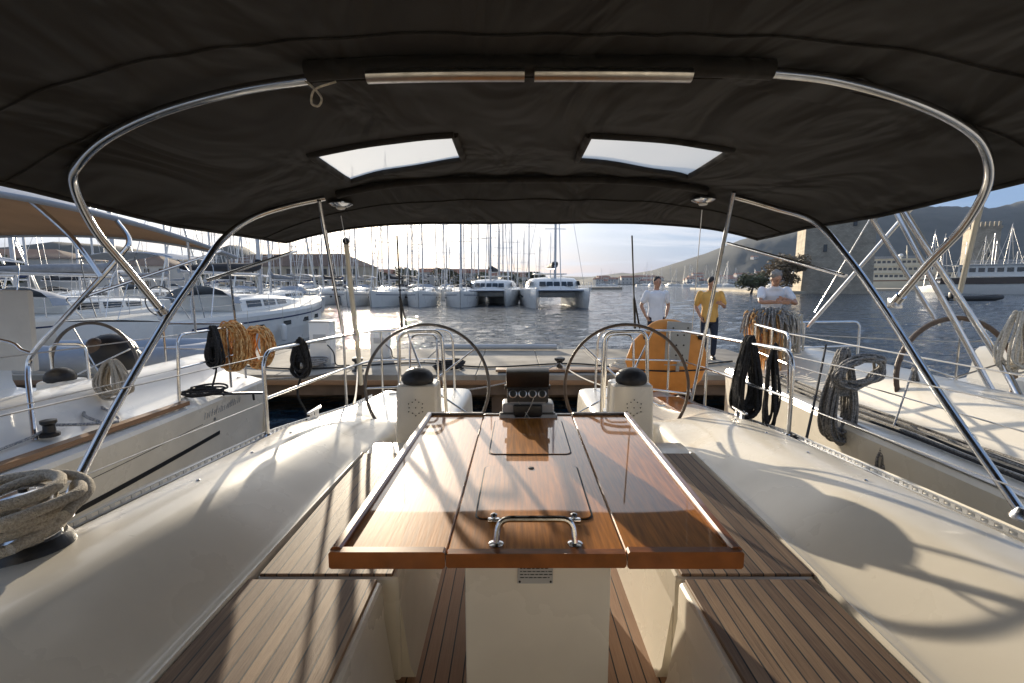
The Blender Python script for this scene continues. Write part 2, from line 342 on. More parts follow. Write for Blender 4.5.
# ---- table
def quadp(x0, x1, y0, y1, z, c): return [(c+x0, y0, z), (c+x1, y0, z), (c+x1, y1, z), (c+x0, y1, z)]
TZ = -.69; Y0, Y1 = 1.17, 2.46; TC = .062
def tcx(Y): return .043+.0165*Y
def tbox(mb, x0, x1, y0, y1, z0, z1, bev=.0):
    n = 10; secs = []
    q = [(x0, z0+bev), (x0, z1-bev), (x0+bev, z1), (x1-bev, z1), (x1, z1-bev), (x1, z0+bev), (x1-bev, z0), (x0+bev, z0)] if bev else [(x0, z0), (x0, z1), (x1, z1), (x1, z0)]
    for y in (y0, y1): secs.append([V((tcx(y)+x, y, z)) for x, z in q])
    return mb.loft(secs, closed=True, caps=True)
table = tbox(MB(), -.229, .229, Y0, Y1, TZ-.034, TZ, .003).build('table_centre', M['varnish'], yacht)
for sx in (-1, 1):
    lf = tbox(MB(), *sorted((sx*.2325, sx*.505)), Y0, Y1, TZ-.030, TZ, .003).build('table_leaf', M['varnish'], yacht)
    tbox(MB(), *sorted((sx*.503, sx*.532)), Y0-.004, Y1+.004, TZ-.034, TZ+.014, .006).build('fiddle_rail', M['varnishe'], lf)
    tbox(MB(), *sorted((sx*.2335, sx*.530)), Y0-.022, Y0+.003, TZ-.036, TZ+.010, .005).build('front_edge', M['varnishd'], lf)
    tbox(MB(), *sorted((sx*.2335, sx*.530)), Y1-.003, Y1+.018, TZ-.036, TZ+.012, .005).build('back_edge', M['leather'], lf)
tbox(MB(), -.231, .231, Y0-.0205, Y0+.003, TZ-.0345, TZ+.0045, .005).build('front_edge', M['varnishd'], table)
tbox(MB(), -.231, .231, Y1-.003, Y1+.018, TZ-.0345, TZ+.006, .005).build('back_edge', M['leather'], table)
def rrect(x0, x1, y0, y1, r, z, n=6):
    P = []
    for (qx, qy, a0) in ((x1-r, y1-r, 0), (x0+r, y1-r, 90), (x0+r, y0+r, 180), (x1-r, y0+r, 270)):
        for i in range(n+1):
            a = R(a0+90*i/n); yy = qy+r*math.sin(a); P.append(V((tcx(yy)+qx+r*math.cos(a), yy, z)))
    return P
for (a, b, hw) in ((1.335, 1.752, .176), (1.87, 2.36, .170)):
    g = MB().prism(rrect(-hw, hw, a, b, .028, TZ), (0, 0, .0012)).build('lid_seam', M['groove'], table)
    MB().prism(rrect(-hw+.006, hw-.006, a+.006, b-.006, .024, TZ), (0, 0, .0035)).build('table_lid', M['varnish'], table)
for sx in (-1, 1):
    mb = MB().box((tcx(1.33)+sx*.118, 1.325, TZ+.005), (.034, .022, .007), bev=.003)
    mb.lathe([(.010, 0), (.010, .008), (.004, .012)], (tcx(1.33)+sx*.118, 1.345, TZ+.004), 12)
    mb.lathe([(.005, 0), (.005, .004)], (tcx(1.33)+sx*.118-.012, 1.318, TZ+.008), 8)
    mb.build('latch', M['steel'], table)
MB().lathe([(.011, 0), (.011, .003), (.006, .004)], (tcx(1.72)+.0, 1.722, TZ+.003), 14).build('finger_pull', M['black'], table)
hp = bendpath([(tcx(1.2)-.105, 1.2, TZ), (tcx(1.2)-.098, 1.215, TZ+.065), (tcx(1.2)+.098, 1.215, TZ+.065), (tcx(1.2)+.105, 1.2, TZ)], .045)
mb = MB().tube(hp, .0085, 10)
for sx in (-1, 1): mb.lathe([(.02, 0), (.02, .004), (.011, .007)], (tcx(1.2)+sx*.105, 1.2, TZ), 14)
mb.build('grab_handle', M['steel'], table)
base = MB().box((tcx(1.8)+.0, 1.82, -1.07), (.41, 1.14, .70), bev=.012).build('table_base', M['gel'], yacht)
MB().box((tcx(1.3)-.0, 1.2465, -.797), (.098, .004, .068), bev=.001, seg=1).build('notice_plate', M['grey'], base)
mb = MB(); random.seed(3)
for i, zz in enumerate([-.776, -.785, -.794, -.803, -.812]):
    x = -.042
    while x < .038:
        w = random.uniform(.004, .012); mb.box((tcx(1.3)+x+w/2, 1.2438, zz), (w, .0008, .0022)); x += w+.003
for sx in (-1, 1): mb.lathe([(.003, 0), (.003, .002)], (tcx(1.3)+sx*.043, 1.244, -.824), 8, Matrix.Rotation(R(90), 3, 'X'))
mb.build('notice_print', M['groove'], base)
# ---- instrument console at the aft end of the table
con = MB().box((tcx(2.5), 2.49, -.665), (.27, .12, .09), bev=.02, seg=3).box((tcx(2.5), 2.43, -.69), (.30, .05, .03), bev=.006)
con = con.build('instrument_console', M['grey'], yacht)
c0 = V((tcx(2.5)-.003, 2.47, -.60))
MB().box(c0+V((0, 0, -.055)), (.20, .05, .10), bev=.006).box(c0+V((0, -.035, -.085)), (.29, .035, .035), bev=.006).build('lower_housing', M['black'], con)
MB().box(c0+V((0, -.045, -.06)), (.15, .04, .07), bev=.008).build('front_housing', M['black'], con)
MB().box(c0+V((0, .0, .030)), (.215, .05, .10), Matrix.Rotation(R(-12), 3, 'X'), bev=.004).box(c0+V((0, -.01, .112)), (.222, .07, .085), Matrix.Rotation(R(12), 3, 'X'), bev=.006).box(c0+V((.11, 0, .06)), (.02, .03, .02), bev=.003).box(c0+V((-.11, 0, .06)), (.02, .03, .02), bev=.003).build('sun_hood', M['black'], con)
for i in range(4):
    q = c0+V((-.076+.0505*i, -.026, .028)); rot = Matrix.Rotation(R(78), 3, 'X')
    d = MB().lathe([(.022, 0), (.022, .006), (.018, .008)], q, 18, rot).build('dial', M['steel_b'], con)
    MB().lathe([(.0165, .0082), (.0165, .0092)], q, 18, rot).build('dial_face', M['screen'], d)
MB().tube(cat([c0+V((.03, -.05, .01)), c0+V((.012, -.07, -.03)), c0+V((-.01, -.075, -.07)), c0+V((-.02, -.06, -.10))], 5), .0025, 6).tube(cat([c0+V((-.05, -.03, -.01)), c0+V((-.02, -.06, -.05)), c0+V((.01, -.07, -.09))], 5), .002, 6).build('cable', M['r_white'], con)
MB().box(c0+V((0, -.028, -.012)), (.19, .01, .014), bev=.002).build('label_strip', M['grey'], con)
# ---- helm pedestals, wheels, guards
def ring(c, r, n, axis='Y', tilt=0):
    P = []
    for i in range(n):
        a = 2*math.pi*i/n; P.append(V(c)+Matrix.Rotation(tilt, 3, 'X') @ V((r*math.cos(a), 0, r*math.sin(a))))
    return P
for sx in (-1, 1):
    px_ = cx(3.1)+sx*.705-.02; top = -.655
    secs = []
    for (z, hw, hd) in ((-1.36, .165, .16), (-1.30, .15, .145), (-1.0, .137, .13), (-.72, .132, .115), (top-.012, .13, .11), (top, .118, .098)):
        secs.append([V((px_+x, 3.14+y+(z+1.36)*.02, z)) for x, y in [(-hw, -hd+.03), (-hw+.01, -hd+.008), (-hw+.03, -hd), (hw-.03, -hd), (hw-.01, -hd+.008), (hw, -hd+.03), (hw, hd-.03), (hw-.03, hd), (-hw+.03, hd), (-hw, hd-.03)]])
    ped = MB().loft(secs, closed=True, caps=True).build('helm_pedestal', M['gel'], yacht, 30)
    # compass under a black hemispherical cover
    MB().lathe([(.092, 0), (.102, .012), (.104, .032), (.096, .06), (.078, .082), (.05, .097), (.018, .104), (.003, .105)], (px_, 3.12, top-.002), 22).build('compass_cover', M['cover'], ped)
    mb2 = MB()
    for i in range(13):
        a = 2*math.pi*i/12; rr = (.052 if i % 2 else .042) if i < 12 else 0
        MB().lathe([(.004, 0), (.004, .004)], (px_+rr*math.cos(a), 3.026, -.80+rr*math.sin(a)), 8, Matrix.Rotation(R(90), 3, 'X')).build('vent_hole', M['groove'], ped)
    mb2.tube(bendpath([(px_+.125, 3.2, -.78), (px_+.22, 3.22, -.84), (px_+.27, 3.25, -.845)], .05), .008, 8).lathe([(.02, 0), (.02, .03)], (px_+.135, 3.2, -.78), 12, Matrix.Rotation(R(90), 3, 'Y')).build('throttle_lever', M['steel'], ped) if sx > 0 else None
    # wheel
    wc = V((cx(3.5)+sx*.735, 3.47, -.755)); wr = .455; tl = R(-6)
    rim = MB().tube(ring(wc, wr, 64, tilt=tl), .0118, 10, closed=True).build('steering_wheel', M['leather'] if sx < 0 else M['leatherb'], yacht)
    tag(rim, 'dark leather rim of the left wheel' if sx < 0 else 'brown leather rim of the right wheel')
    hub = MB().lathe([(.035, -.05), (.04, -.02), (.04, .02), (.03, .035)], wc, 16, Matrix.Rotation(R(90), 3, 'X')).build('hub', M['steel'], rim)
    for i in range(5):
        a = R(90+72*i+(20 if sx < 0 else -25)); e = wc+Matrix.Rotation(tl, 3, 'X') @ V((wr*.985*math.cos(a), 0, wr*.985*math.sin(a)))
        MB().tube([wc, e], [.009, .006], 8).build('spoke', M['steel'], rim)
    # guard hoops
    gx = px_+.012; gy = 3.28
    MB().tube(bendpath([(gx-.178, gy, -1.36), (gx-.168, gy, -.335), (gx+.128, gy, -.325), (gx+.165, gy, -1.36)], .075), .0125, 12).build('guard_rail', M['steel'], yacht)
    MB().tube(bendpath([(gx-.13, gy+.12, -.9), (gx-.12, gy+.14, -.37), (gx+.07, gy+.14, -.365), (gx+.085, gy+.12, -.9)], .06), .008, 8).build('inner_guard_rail', M['steel'], yacht)
    MB().tube([(gx-.175, gy, -.90), (gx+.155, gy, -.90)], .006, 6).build('guard_crossbar', M['steel'], yacht)
# ---- winch, its base
for sx in (-1,):
    wx = cx(1.3)+sx*1.50
    w = MB().lathe([(.075, 0), (.075, .02), (.055, .03), (.048, .07), (.052, .10), (.066, .115), (.066, .135), (.05, .15), (.02, .155)], (wx, 1.34, zc(1.34)+.03), 24).build('winch', M['steel'], yacht)
    MB().lathe([(.12, -.10), (.10, -.01), (.085, .012)], (wx, 1.34, zc(1.34)+.03), 24).build('winch_base', M['black'], w)
    MB().lathe([(.012, .155), (.012, .162)], (wx, 1.34, zc(1.34)+.03), 8).build('winch_socket', M['groove'], w)
# ---- pushpit
for sx in (-1, 1):
    def PP(x, y, z): return V((cx(y)+sx*x, y, z))
    run = [PP(1.60, 2.86, zc(2.86)-.05), PP(1.60, 2.86, -.41), PP(1.585, 4.15, -.455), PP(1.50, 4.62, -.46), PP(.72, 4.72, -.46), PP(.70, 4.72, -1.2)]
    rl = MB().tube(bendpath(run, .12, 8), .0125, 12).build('pushpit', M['steel'], yacht)
    MB().tube(bendpath([PP(1.60, 2.86, -.70), PP(1.585, 4.15, -.745), PP(1.50, 4.62, -.75), PP(.72, 4.72, -.75)], .12, 6), .010, 10).build('middle_rail', M['steel'], rl)
    for (x, y) in ((1.585, 4.15), (1.40, 4.63)):
        MB().tube([PP(x, y, zc(y)-.05), PP(x, y, -.458)], .011, 10).lathe([(.032, 0), (.032, .006), (.016, .02)], PP(x, y, zc(y)-.055), 14).build('stanchion', M['steel'], rl)
    MB().lathe([(.032, 0), (.032, .006), (.016, .02)], PP(1.60, 2.86, zc(2.86)-.055), 14).build('rail_foot', M['steel'], rl)
    for z in (-.44, -.72):
        MB().tube([PP(1.60, 2.86, z), PP(1.61, 1.2, z+.05), PP(1.60, -.6, z+.08)], .003, 6).build('lifeline', M['steel_b'], rl)
    # cleat and fairlead
    MB().box(PP(1.5, 3.3, zc(3.3)+.045), (.025, .2, .018), bev=.007).box(PP(1.5, 3.26, zc(3.3)+.02), (.02, .025, .05)).box(PP(1.5, 3.34, zc(3.3)+.02), (.02, .025, .05)).build('cleat', M['steel'], yacht)
# ---- bimini frame
dA = V((0, 1.02, 1)).normalized(); nA = V((1, 0, 0)).cross(dA); pA = V((0, 1.6, -.8))
dB = V((0, -1.0, 1)).normalized(); nB = V((1, 0, 0)).cross(dB); pB = V((0, 2.26, -.15))
aftL = [atP(x, y, pA, nA) for x, y in ((325, 198), (285, 206), (250, 219), (222, 240), (199, 272), (165, 322), (115, 408), (60, 515))]
aftR = [atP(x, y, pA, nA) for x, y in ((733, 190), (775, 200), (815, 222), (850, 260), (888, 314), (940, 395), (1024, 516))]
frL = [atP(x, y, pB, nB) for x, y in ((310, 79), (240, 90), (165, 110), (110, 130), (80, 153), (73, 182), (95, 230), (130, 272), (165, 315))]
frR = [atP(x, y, pB, nB) for x, y in ((757, 71), (830, 79), (900, 94), (955, 118), (983, 146), (988, 182), (965, 225), (930, 262), (895, 303))]

HAZE = .00009; SKY = .085; SUN = 5.0; EXPO = 1.12; CLOUD0 = (2.6, 3.2, 4.2); CLOUD1 = (17, 16.4, 15.4)
# ---- bimini canvas
def crown(Y): return interp(Y, [(-1.2, .66), (0, .665), (.8, .65), (1.48, .635), (1.8, .63), (2.3, .62), (2.7, .615), (2.98, .63), (3.3, .51), (3.65, .43)])
def side(Y): return interp(Y, [(-1.2, .37), (1.7, .30), (2.4, .265), (3.6, .28)])
def cz(x, Y):
    s = min(1.0, abs((x-.11)/1.76)); z = side(Y)+(crown(Y)-side(Y))*(1-s**3.3)
    z += .012*math.exp(-abs(Y-2.99)*3.5)*math.sin(x*15+4*noise.noise(V((x*1.5, Y*1.5, 7))))*(1-s)+.008*noise.noise(V((x*2.2+Y*.6, Y*1.1, 3)))*(1-s*.5)
    d = abs(Y-1.48); z += .004*math.sin(x*23+2.5*noise.noise(V((x*2, Y, 1)))*3)*math.exp(-d*3)
    return z
def aftY(x):
    s = (x-.07)/1.72; return 3.62+.04*math.cos(s*3.1)
for L_ in (aftL, aftR, frL, frR):
    for p in L_:
        if -1.6 < p.x < 1.8 and p.z > .25: p.z = min(p.z, cz(p.x, p.y)-.004)
for L_, nm, rr in ((aftL, 'aft', .0165), (aftR, 'aft', .0165), (frL, 'forward', .0155), (frR, 'forward', .0155)):
    h = MB().tube(cat(L_, 8), rr, 14).build('bimini_hoop', M['steel'], yacht)
    e = L_[-1]
    if nm == 'forward': MB().tube([e, e+(L_[-2]-e).normalized()*.05], .022, 12).box(e, (.04, .05, .05), bev=.008).build('hoop_bracket', M['steel'], h)
    else: MB().lathe([(.04, -.01), (.04, .0), (.02, .03)], e, 14).build('hoop_foot', M['steel'], h)
WN = ((-.92, -.25), (.335, 1.0))
def y1(x): return 2.17+(abs(x-.04)-.29)*.15
def y2(x): return 2.57+max(0, abs(x-.04)-.29)*.37
xs = []
def rng(a, b, n): return [a+(b-a)*i/n for i in range(n)]
xs = rng(-1.66, -.92, 18)+rng(-.92, -.25, 14)+rng(-.25, .335, 12)+rng(.335, 1.0, 14)+rng(1.0, 1.80, 18)+[1.80]
rows = 26, 7, 22
grid = []
for x in xs:
    col = [lerp(-1.1, y1(x), i/rows[0]) for i in range(rows[0])]+[lerp(y1(x), y2(x), i/rows[1]) for i in range(rows[1])]+[lerp(y2(x), aftY(x), i/rows[2]) for i in range(rows[2]+1)]
    grid.append([V((x, y, cz(x, y)+.02)) for y in col])
mb = MB(); n = len(grid[0]); mb.v = [p for c in grid for p in c]
def inwin(i, j):
    xm = (xs[i]+xs[i+1])/2
    return rows[0] <= j < rows[0]+rows[1] and any(a < xm < b for a, b in WN)
mb.f = [[i*n+j, i*n+j+1, (i+1)*n+j+1, (i+1)*n+j] for i in range(len(xs)-1) for j in range(n-1) if not inwin(i, j)]
canvas = mb.build('bimini_canvas', M['bimini'], yacht, 60)
tag(canvas, 'dark charcoal canvas awning over the cockpit')
md = canvas.modifiers.new('thick', 'SOLIDIFY'); md.thickness = .004; md.offset = 1
for a, b in WN:
    X = rng(a-.012, b, 12)+[b+.012]
    mb = MB().loft([[V((x, lerp(y1(x)-.012, y2(x)+.012, t/5), cz(x, lerp(y1(x), y2(x), t/5))+.0235)) for t in range(6)] for x in X])
    pn = mb.build('skylight', M['vinyl'], canvas, 60)
    # stitched hem with slanting outer side and rounded corners
    out = a if a < 0 else b; inn = b if a < 0 else a; sg = -1 if a < 0 else 1
    cor = [(inn, y1(inn)), (out, y1(out)), (out, y2(out)), (inn, y2(inn))]
    hem = MB().tube([V((p.x, p.y, cz(p.x, p.y)+.017)) for p in []] if False else [V((q.x, q.y, cz(q.x, q.y)+.016)) for q in [A.lerp(B, t/12) for A, B in [(V((*cor[i], 0)), V((*cor[(i+1) % 4], 0))) for i in range(4)] for t in range(12)]+[V((*cor[0], 0))]], .018, 8)
    hem.build('window_hem', M['bimini'], canvas, 60)
# pockets (sleeves) for the hoop crowns
def smz(x, Y): s = min(1.0, abs((x-.11)/1.76)); return side(Y)+(crown(Y)-side(Y))*(1-s**3.3)
def sleeve(pts, r):
    mb = MB(); mb.tube([V((p.x, p.y, smz(p.x, p.y)-.006)) for p in pts], r, 10, flat=1.0); return mb
sl = sleeve([V((x, 2.99, 0)) for x in rng(-1.06, 1.18, 40)+[1.18]], .023).build('crown_sleeve', M['bimini'], canvas, 60)
sl = sleeve([V((x, 1.485, 0)) for x in rng(-.60, .76, 40)+[.76]], .028).build('crown_sleeve', M['bimini'], canvas, 60)
for a, b in ((-.42, .036), (.065, .52)):
    MB().tube([V((x, 1.475, smz(x, 1.475)-.036)) for x in rng(a, b, 14)+[b]], .0225, 12, flat=.8).build('crown_tube', M['steel_b'], canvas)
MB().tube([V((x, aftY(x), cz(x, aftY(x))+.018)) for x in xs], .012, 8).build('aft_hem', M['bimini'], canvas, 60)
for xx in (xs[0], xs[-1]): MB().tube([V((xx, y, cz(xx, y)+.018)) for y in rng(-1.1, aftY(xx), 40)+[aftY(xx)]], .011, 8).build('side_hem', M['bimini'], canvas, 60)
# a seam flap and the little cord hanging at the left end of the pocket
MB().tube(cat([V((-.62, 1.50, .60)), V((-.59, 1.50, .575)), V((-.565, 1.50, .545)), V((-.575, 1.50, .522)), V((-.595, 1.50, .53)), V((-.59, 1.50, .56)), V((-.57, 1.50, .575)), V((-.52, 1.50, .59))], 6), .0035, 6).build('lacing_cord', M['r_white'], canvas)
for y in (.75, 1.36, 1.61, 3.25):
    MB().tube([V((x, y, cz(x, y)+.016)) for x in xs], .004, 5).build('seam', M['bimini'], canvas, 60)
MB().prism([V((x, y, cz(x, y)+.014)) for x, y in ((.60, 1.56), (1.05, 1.52), (1.25, 1.60), (1.12, 1.72), (.75, 1.66))], (0, 0, .004)).build('pocket_flap', M['bimini'], canvas)
# dome lights under the canvas
for (px, py) in ((341, 212), (703, 205)):
    p = atY(px, py, 3.12); p.z = cz(p.x, p.y)+.012
    dm = MB().lathe([(.075, 0), (.075, -.008), (.055, -.02), (.02, -.03), (.004, -.032)], p, 24).build('dome_light', M['steel'], yacht)
    MB().lathe([(.03, -.03), (.022, -.04), (.004, -.042)], p, 16).build('lens', M['gelw'], dm)
# struts and braces of the frame
def strut(a, b, r, nm='brace', m='steel'):
    return MB().tube([a, b], r, 10).build(nm, M[m], yacht)
strut(atY(319, 200, 2.9), V((cx(4.15)-1.585, 4.15, -.46)), .0125)
strut(atY(734, 192, 2.95), V((cx(4.3)+1.52, 4.3, -1.08)), .0125)
strut(atY(296, 251, 3.5), atP(205, 281, pA, nA), .0105)
strut(atY(727, 243, 3.5), atP(846, 276, pA, nA), .0105)
for x, x2 in ((397, 402), (632, 635)):
    a = atY(x, 236, 3.6); b = atY(x2, 328, 4.68); mid = a.lerp(b, .62)
    MB().tube([a, mid], .006, 8).tube([mid, b], .011, 8).tube([mid+V((0, 0, .01)), b+V((.05*(1 if x < 500 else .9), 0, 0))], .009, 8).build('tension_strap', M['rubber'], yacht)
# thin lines from dome lights
a = atY(341, 216, 3.12); a2 = atY(346, 243, 3.5)
MB().tube([a, a2], .003, 6).build('thin_line', M['steel_b'], yacht)
MB().tube([atY(702, 210, 3.12), atY(692, 330, 4.6)], .003, 6).build('thin_line', M['steel_b'], yacht)
pole = MB().tube(cat([atY(346, 243, 3.7), atY(351, 290, 4.1), atY(357, 340, 4.4), atY(361, 384, 4.66)], 4), [.018]*3+[.022]*10, 12).build('flagpole', M['buff'], yacht)
q = atY(356, 335, 4.38); MB().tube([q+V((0, 0, .05)), q, q-V((0, 0, .05))], .032, 12).build('clamp', M['steel_b'], pole)
q = atY(346, 243, 3.7); MB().ball(q+V((0, 0, .015)), .026).build('pole_cap', M['black'], pole)
# turning line on the coaming, screws: small hatch & vent on helm seat
MB().box((cx(3.9)+1.0, 3.5, -1.17), (.10, .012, .12), bev=.01).build('locker_hatch', M['gelw'], yacht)

# ================================================================ ropes
def hank(name, top, length, width, m, n=14, r=.006, label='', cat_='rope', group=None, wrap=.28, seed=0, ang=0, tail=None, sag=.0):
    random.seed(seed); mb = MB(); c, s = math.cos(ang), math.sin(ang); top = V(top)
    for i in range(n):
        w = width*random.uniform(.45, 1.0)*.5; l = length*random.uniform(.82, 1.0); d = random.uniform(-.5, .5)*width*.7
        j = [random.uniform(-.012, .012) for _ in range(8)]
        kx = random.uniform(.3, 1.0); P = [(-w*.15, 0), (-w*.45, -l*.18), (-w*.9, -l*.6), (-w*.8, -l*.9), (0, -l), (w*.8, -l*.9), (w*.9, -l*.6), (w*.45, -l*.18), (w*.15, 0)]
        pts = [top+V(((x+j[k % 8])*c-d*s*.6, (x+j[k % 8])*s+d*(.5+.5*min(1, -z/(length*.5))), z+j[(k+3) % 8])) for k, (x, z) in enumerate(P)]
        mb.tube(cat(pts, 4, True), r, 6, closed=True)
    if wrap:
        for i in range(5):
            z = -length*wrap-i*r*2.1; rr = width*.30
            mb.tube([top+V((rr*math.cos(a), rr*.8*math.sin(a), z+random.uniform(-.003, .003))) for a in rng(0, 2*math.pi, 14)], r*1.05, 6, closed=True)
    if tail: mb.tube(cat([top+V((0, 0, -length*.9))]+[V(t) for t in tail], 6), r*1.1, 6)
    return tag(mb.build(name, M[m], None, 60, origin=top), label, cat_, group)
def coil(name, c, rad, m, n=5, r=.007, label='', seed=1, group=None, jit=.12, flat=True):
    random.seed(seed); mb = MB(); c = V(c); P = []
    for i in range(n*14):
        a = 2*math.pi*i/14; rr = rad*(1+random.uniform(-jit, jit)*.5+jit*math.sin(i*.37)); P.append(c+V((rr*math.cos(a), rr*math.sin(a), r*2.0*(i/14)*.9+r)))
    mb.tube(cat(P, 3), r, 6)
    return tag(mb.build(name, M[m], None, 60, origin=c), label, 'rope', group)
random.seed(4)
wl = V((cx(1.34)-1.50, 1.34, zc(1.34)+.03))
mb = MB()
for k in range(5):
    P = []
    for i in range(18):
        a = 2*math.pi*i/18; rr = .092+.003*k*(-1)**k+random.uniform(-.002, .002)
        P.append(wl+V((rr*1.2*math.cos(a)-.055, rr*1.1*math.sin(a), .018+.033*k+.006*math.sin(a+k*1.7))))
    mb.tube(cat(P, 3, True), .017, 10, closed=True)
mb.tube(cat([wl+V((.13, -.02, .09)), wl+V((.10, .10, .12)), wl+V((.0, .13, .15)), wl+V((-.1, .05, .14)), wl+V((-.16, -.1, .08)), wl+V((-.3, -.25, .0))], 6), .016, 10)
mb.tube(cat([wl+V((-.02, -.15, .10)), wl+V((.09, -.10, .125)), wl+V((.12, .04, .13)), wl+V((.04, .12, .12)), wl+V((.06, .06, .05)), wl+V((.05, -.1, .03))], 6), .016, 10)
tag(mb.build('coiled_sheet', M['r_tan'], None, 60, origin=wl), 'thick tan braided rope coiled around the winch at the lower left edge', 'rope')
hank('rope_hank', V((cx(3.3)+1.60, 3.42, -.40)), .58, .19, 'r_black', 46, .0095, 'black rope hank hanging on the right stern rail under the man leaning over ropes', seed=3, wrap=.0, tail=[(cx(3.3)+1.6, 3.5, -1.05), (cx(3.3)+1.66, 3.7, -1.06)])
hank('rope_hank', V((cx(3.2)+1.63, 3.16, -.42)), .58, .11, 'r_black', 8, .007, 'thin black rope loops between the black hank and the bend of the right stern rail', seed=8, wrap=0)
hank('rope_hank', V((cx(3.4)-1.60, 3.36, -.40)), .26, .13, 'r_black', 14, .008, 'black rope hank hanging from the left stern rail with its tail reaching the deck', seed=5, wrap=.3, tail=[(-1.55, 3.4, -.80), (-1.50, 3.42, -.98), (-1.6, 3.3, -1.0)])
hank('rope_hank', V((cx(2.86)+1.60, 2.80, -.93)), .09, .14, 'r_black', 10, .007, 'small black rope bundle lying at the foot of the right stern rail', seed=15, wrap=0)
# orange covered lifebuoy with grey panel on the stern rail
ob = empty('lifebuoy', atY(668, 395, 4.78), 'orange covered lifebuoy with grey dotted panel tied to the right stern rail', 'lifebuoy')
oc = atY(669, 356, 4.78)
def puffy(mb, c, w, h, d, seed=0):
    secs = []
    for i in range(13):
        t = -1+2*i/12; secs.append([V((c.x+t*w/2*.999, c.y+math.cos(a)*d/2*(1-abs(t)**2.6)**.5, c.z+math.sin(a)*h/2*(1-abs(t)**2.2)**.5)) for a in rng(0, 2*math.pi, 20)])
    return mb.loft(secs, closed=True, caps=True)
body = MB(); puffy(body, oc+V((-.02, 0, -.05)), .84, .70, .17)
body.build('buoy_cover', M['orange'], ob, 60)
puffy(MB(), oc+V((-.02, .03, .20)), .48, .34, .15).build('upper_pad', M['orange'], ob, 60)
pl = MB().box(oc+V((.055, -.075, .13)), (.24, .018, .44), Matrix.Rotation(R(3), 3, 'Y'), bev=.006).build('grey_panel', M['greypanel'], ob)
for (x, z) in ((-.04, .27), (.12, .27), (.01, .2), (.08, .2), (.0, .1), (.08, .1), (.0, 0), (.07, 0), (-.03, -.05), (.12, -.05)): MB().lathe([(.009, 0), (.009, .004)], oc+V((.04+x*.9, -.083, .02+z)), 8, Matrix.Rotation(R(90), 3, 'X')).build('rivet', M['groove'], pl)
MB().tube([oc+V((-.37, -.06, -.13)), oc+V((-.02, -.098, -.14)), oc+V((.34, -.06, -.13))], .008, 6).build('strap', M['rubber'], ob)
MB().box(oc+V((.055, -.10, -.11)), (.035, .01, .06), bev=.003).tube([oc+V((.055, -.095, -.08)), oc+V((.052, -.09, -.0))], .004, 6).build('tag', M['greypanel'], ob)
for x in (-.25, -.12, .30): MB().box(oc+V((x, -.02, .20)), (.05, .06, .06), bev=.012).build('buckle', M['rubber'], ob)

# ================================================================ QUAY
def struct(mb, name, m, sharp=35): return tag(mb.build(name, M[m], None, sharp), kind='structure')
mb = MB()
for i in range(30):
    x0 = -30.65+1.2*i; mb.box((x0+.6, 10.2, -1.70), (1.194, 3.4, .12), bev=.012, seg=1)
struct(mb, 'quay', 'concrete')
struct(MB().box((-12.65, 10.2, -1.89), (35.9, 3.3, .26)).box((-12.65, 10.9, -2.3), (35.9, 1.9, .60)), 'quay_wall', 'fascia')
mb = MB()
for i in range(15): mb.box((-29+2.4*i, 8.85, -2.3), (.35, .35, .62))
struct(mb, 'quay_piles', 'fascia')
tag(MB().box((-12.65, 8.50, -1.78), (35.8, .05, .09), bev=.01).build('fender_beam', M['teakrail'], None), 'long brown timber beam along the front edge of the quay', 'beam')
tag(MB().tube([(-1.7, 11.7, -1.56), (1.1, 11.7, -1.56)], .07, 12).build('mooring_boom', M['grey'], None), 'long grey tube lying on the far edge of the quay', 'tube')
def pedestal(px, Y, w, h, label, capm='gelw'):
    p = atY(px, 350, Y); p.z = -1.64
    t = empty('power_pedestal', p, label, 'power pedestal', 'power pedestals on the quay')
    MB().box(p+V((0, 0, h/2)), (w, w*.7, h), bev=.02).build('column', M['gelw'], t)
    MB().box(p+V((0, 0, h+.012)), (w*1.06, w*.76, .025), bev=.008).build('cap', M['grey'], t)
    MB().box(p+V((0, -w*.35-.005, h*.62)), (w*.6, .012, h*.2), bev=.004).build('socket_panel', M['grey'], t)
    MB().tube(cat([p+V((w*.3, -w*.3, h*.5)), p+V((w*.7, -w*.5, h*.3)), p+V((w*.8, -w*.5, .02)), p+V((w*1.5, -w*.7, .02))], 5), .012, 6).build('cable', M['rubber'], t)
pedestal(323, 9.7, .42, .86, 'white power pedestal on the quay just right of the black rope hank')
pedestal(381, 10.6, .40, .62, 'low white power pedestal on the quay seen through the left wheel')
for (X, Y, lb) in ((-2.9, 8.9, 'dark iron bollard on the quay at the left near the power pedestals'), (.9, 8.95, 'dark iron bollard on the quay behind the table console'), (3.3, 8.9, 'dark iron bollard on the quay behind the orange lifebuoy')):
    t = empty('bollard', (X, Y, -1.64), lb, 'bollard', 'bollards on the quay')
    MB().lathe([(.11, 0), (.11, .02), (.06, .05), (.055, .16), (.10, .20), (.10, .24), (.04, .26)], (X, Y, -1.64), 16).build('post', M['black'], t)
def line(name, a, b, sag, r, m, label, group=None):
    a, b = V(a), V(b); P = [a.lerp(b, t)-V((0, 0, sag*4*t*(1-t))) for t in rng(0, 1, 16)+[1]]
    return tag(MB().tube(P, r, 7).build(name, M[m], None, 60), label, 'rope', group)
line('mooring_line', (-1.35, 4.0, -1.03), (-2.9, 8.9, -1.5), .12, .011, 'r_white', 'pale mooring line from the left quarter to the left quay bollard')
line('mooring_line', (-1.2, 4.6, -1.08), (.9, 8.95, -1.5), .15, .011, 'r_grey', 'grey mooring line from the left quarter slanting right towards the middle of the quay')
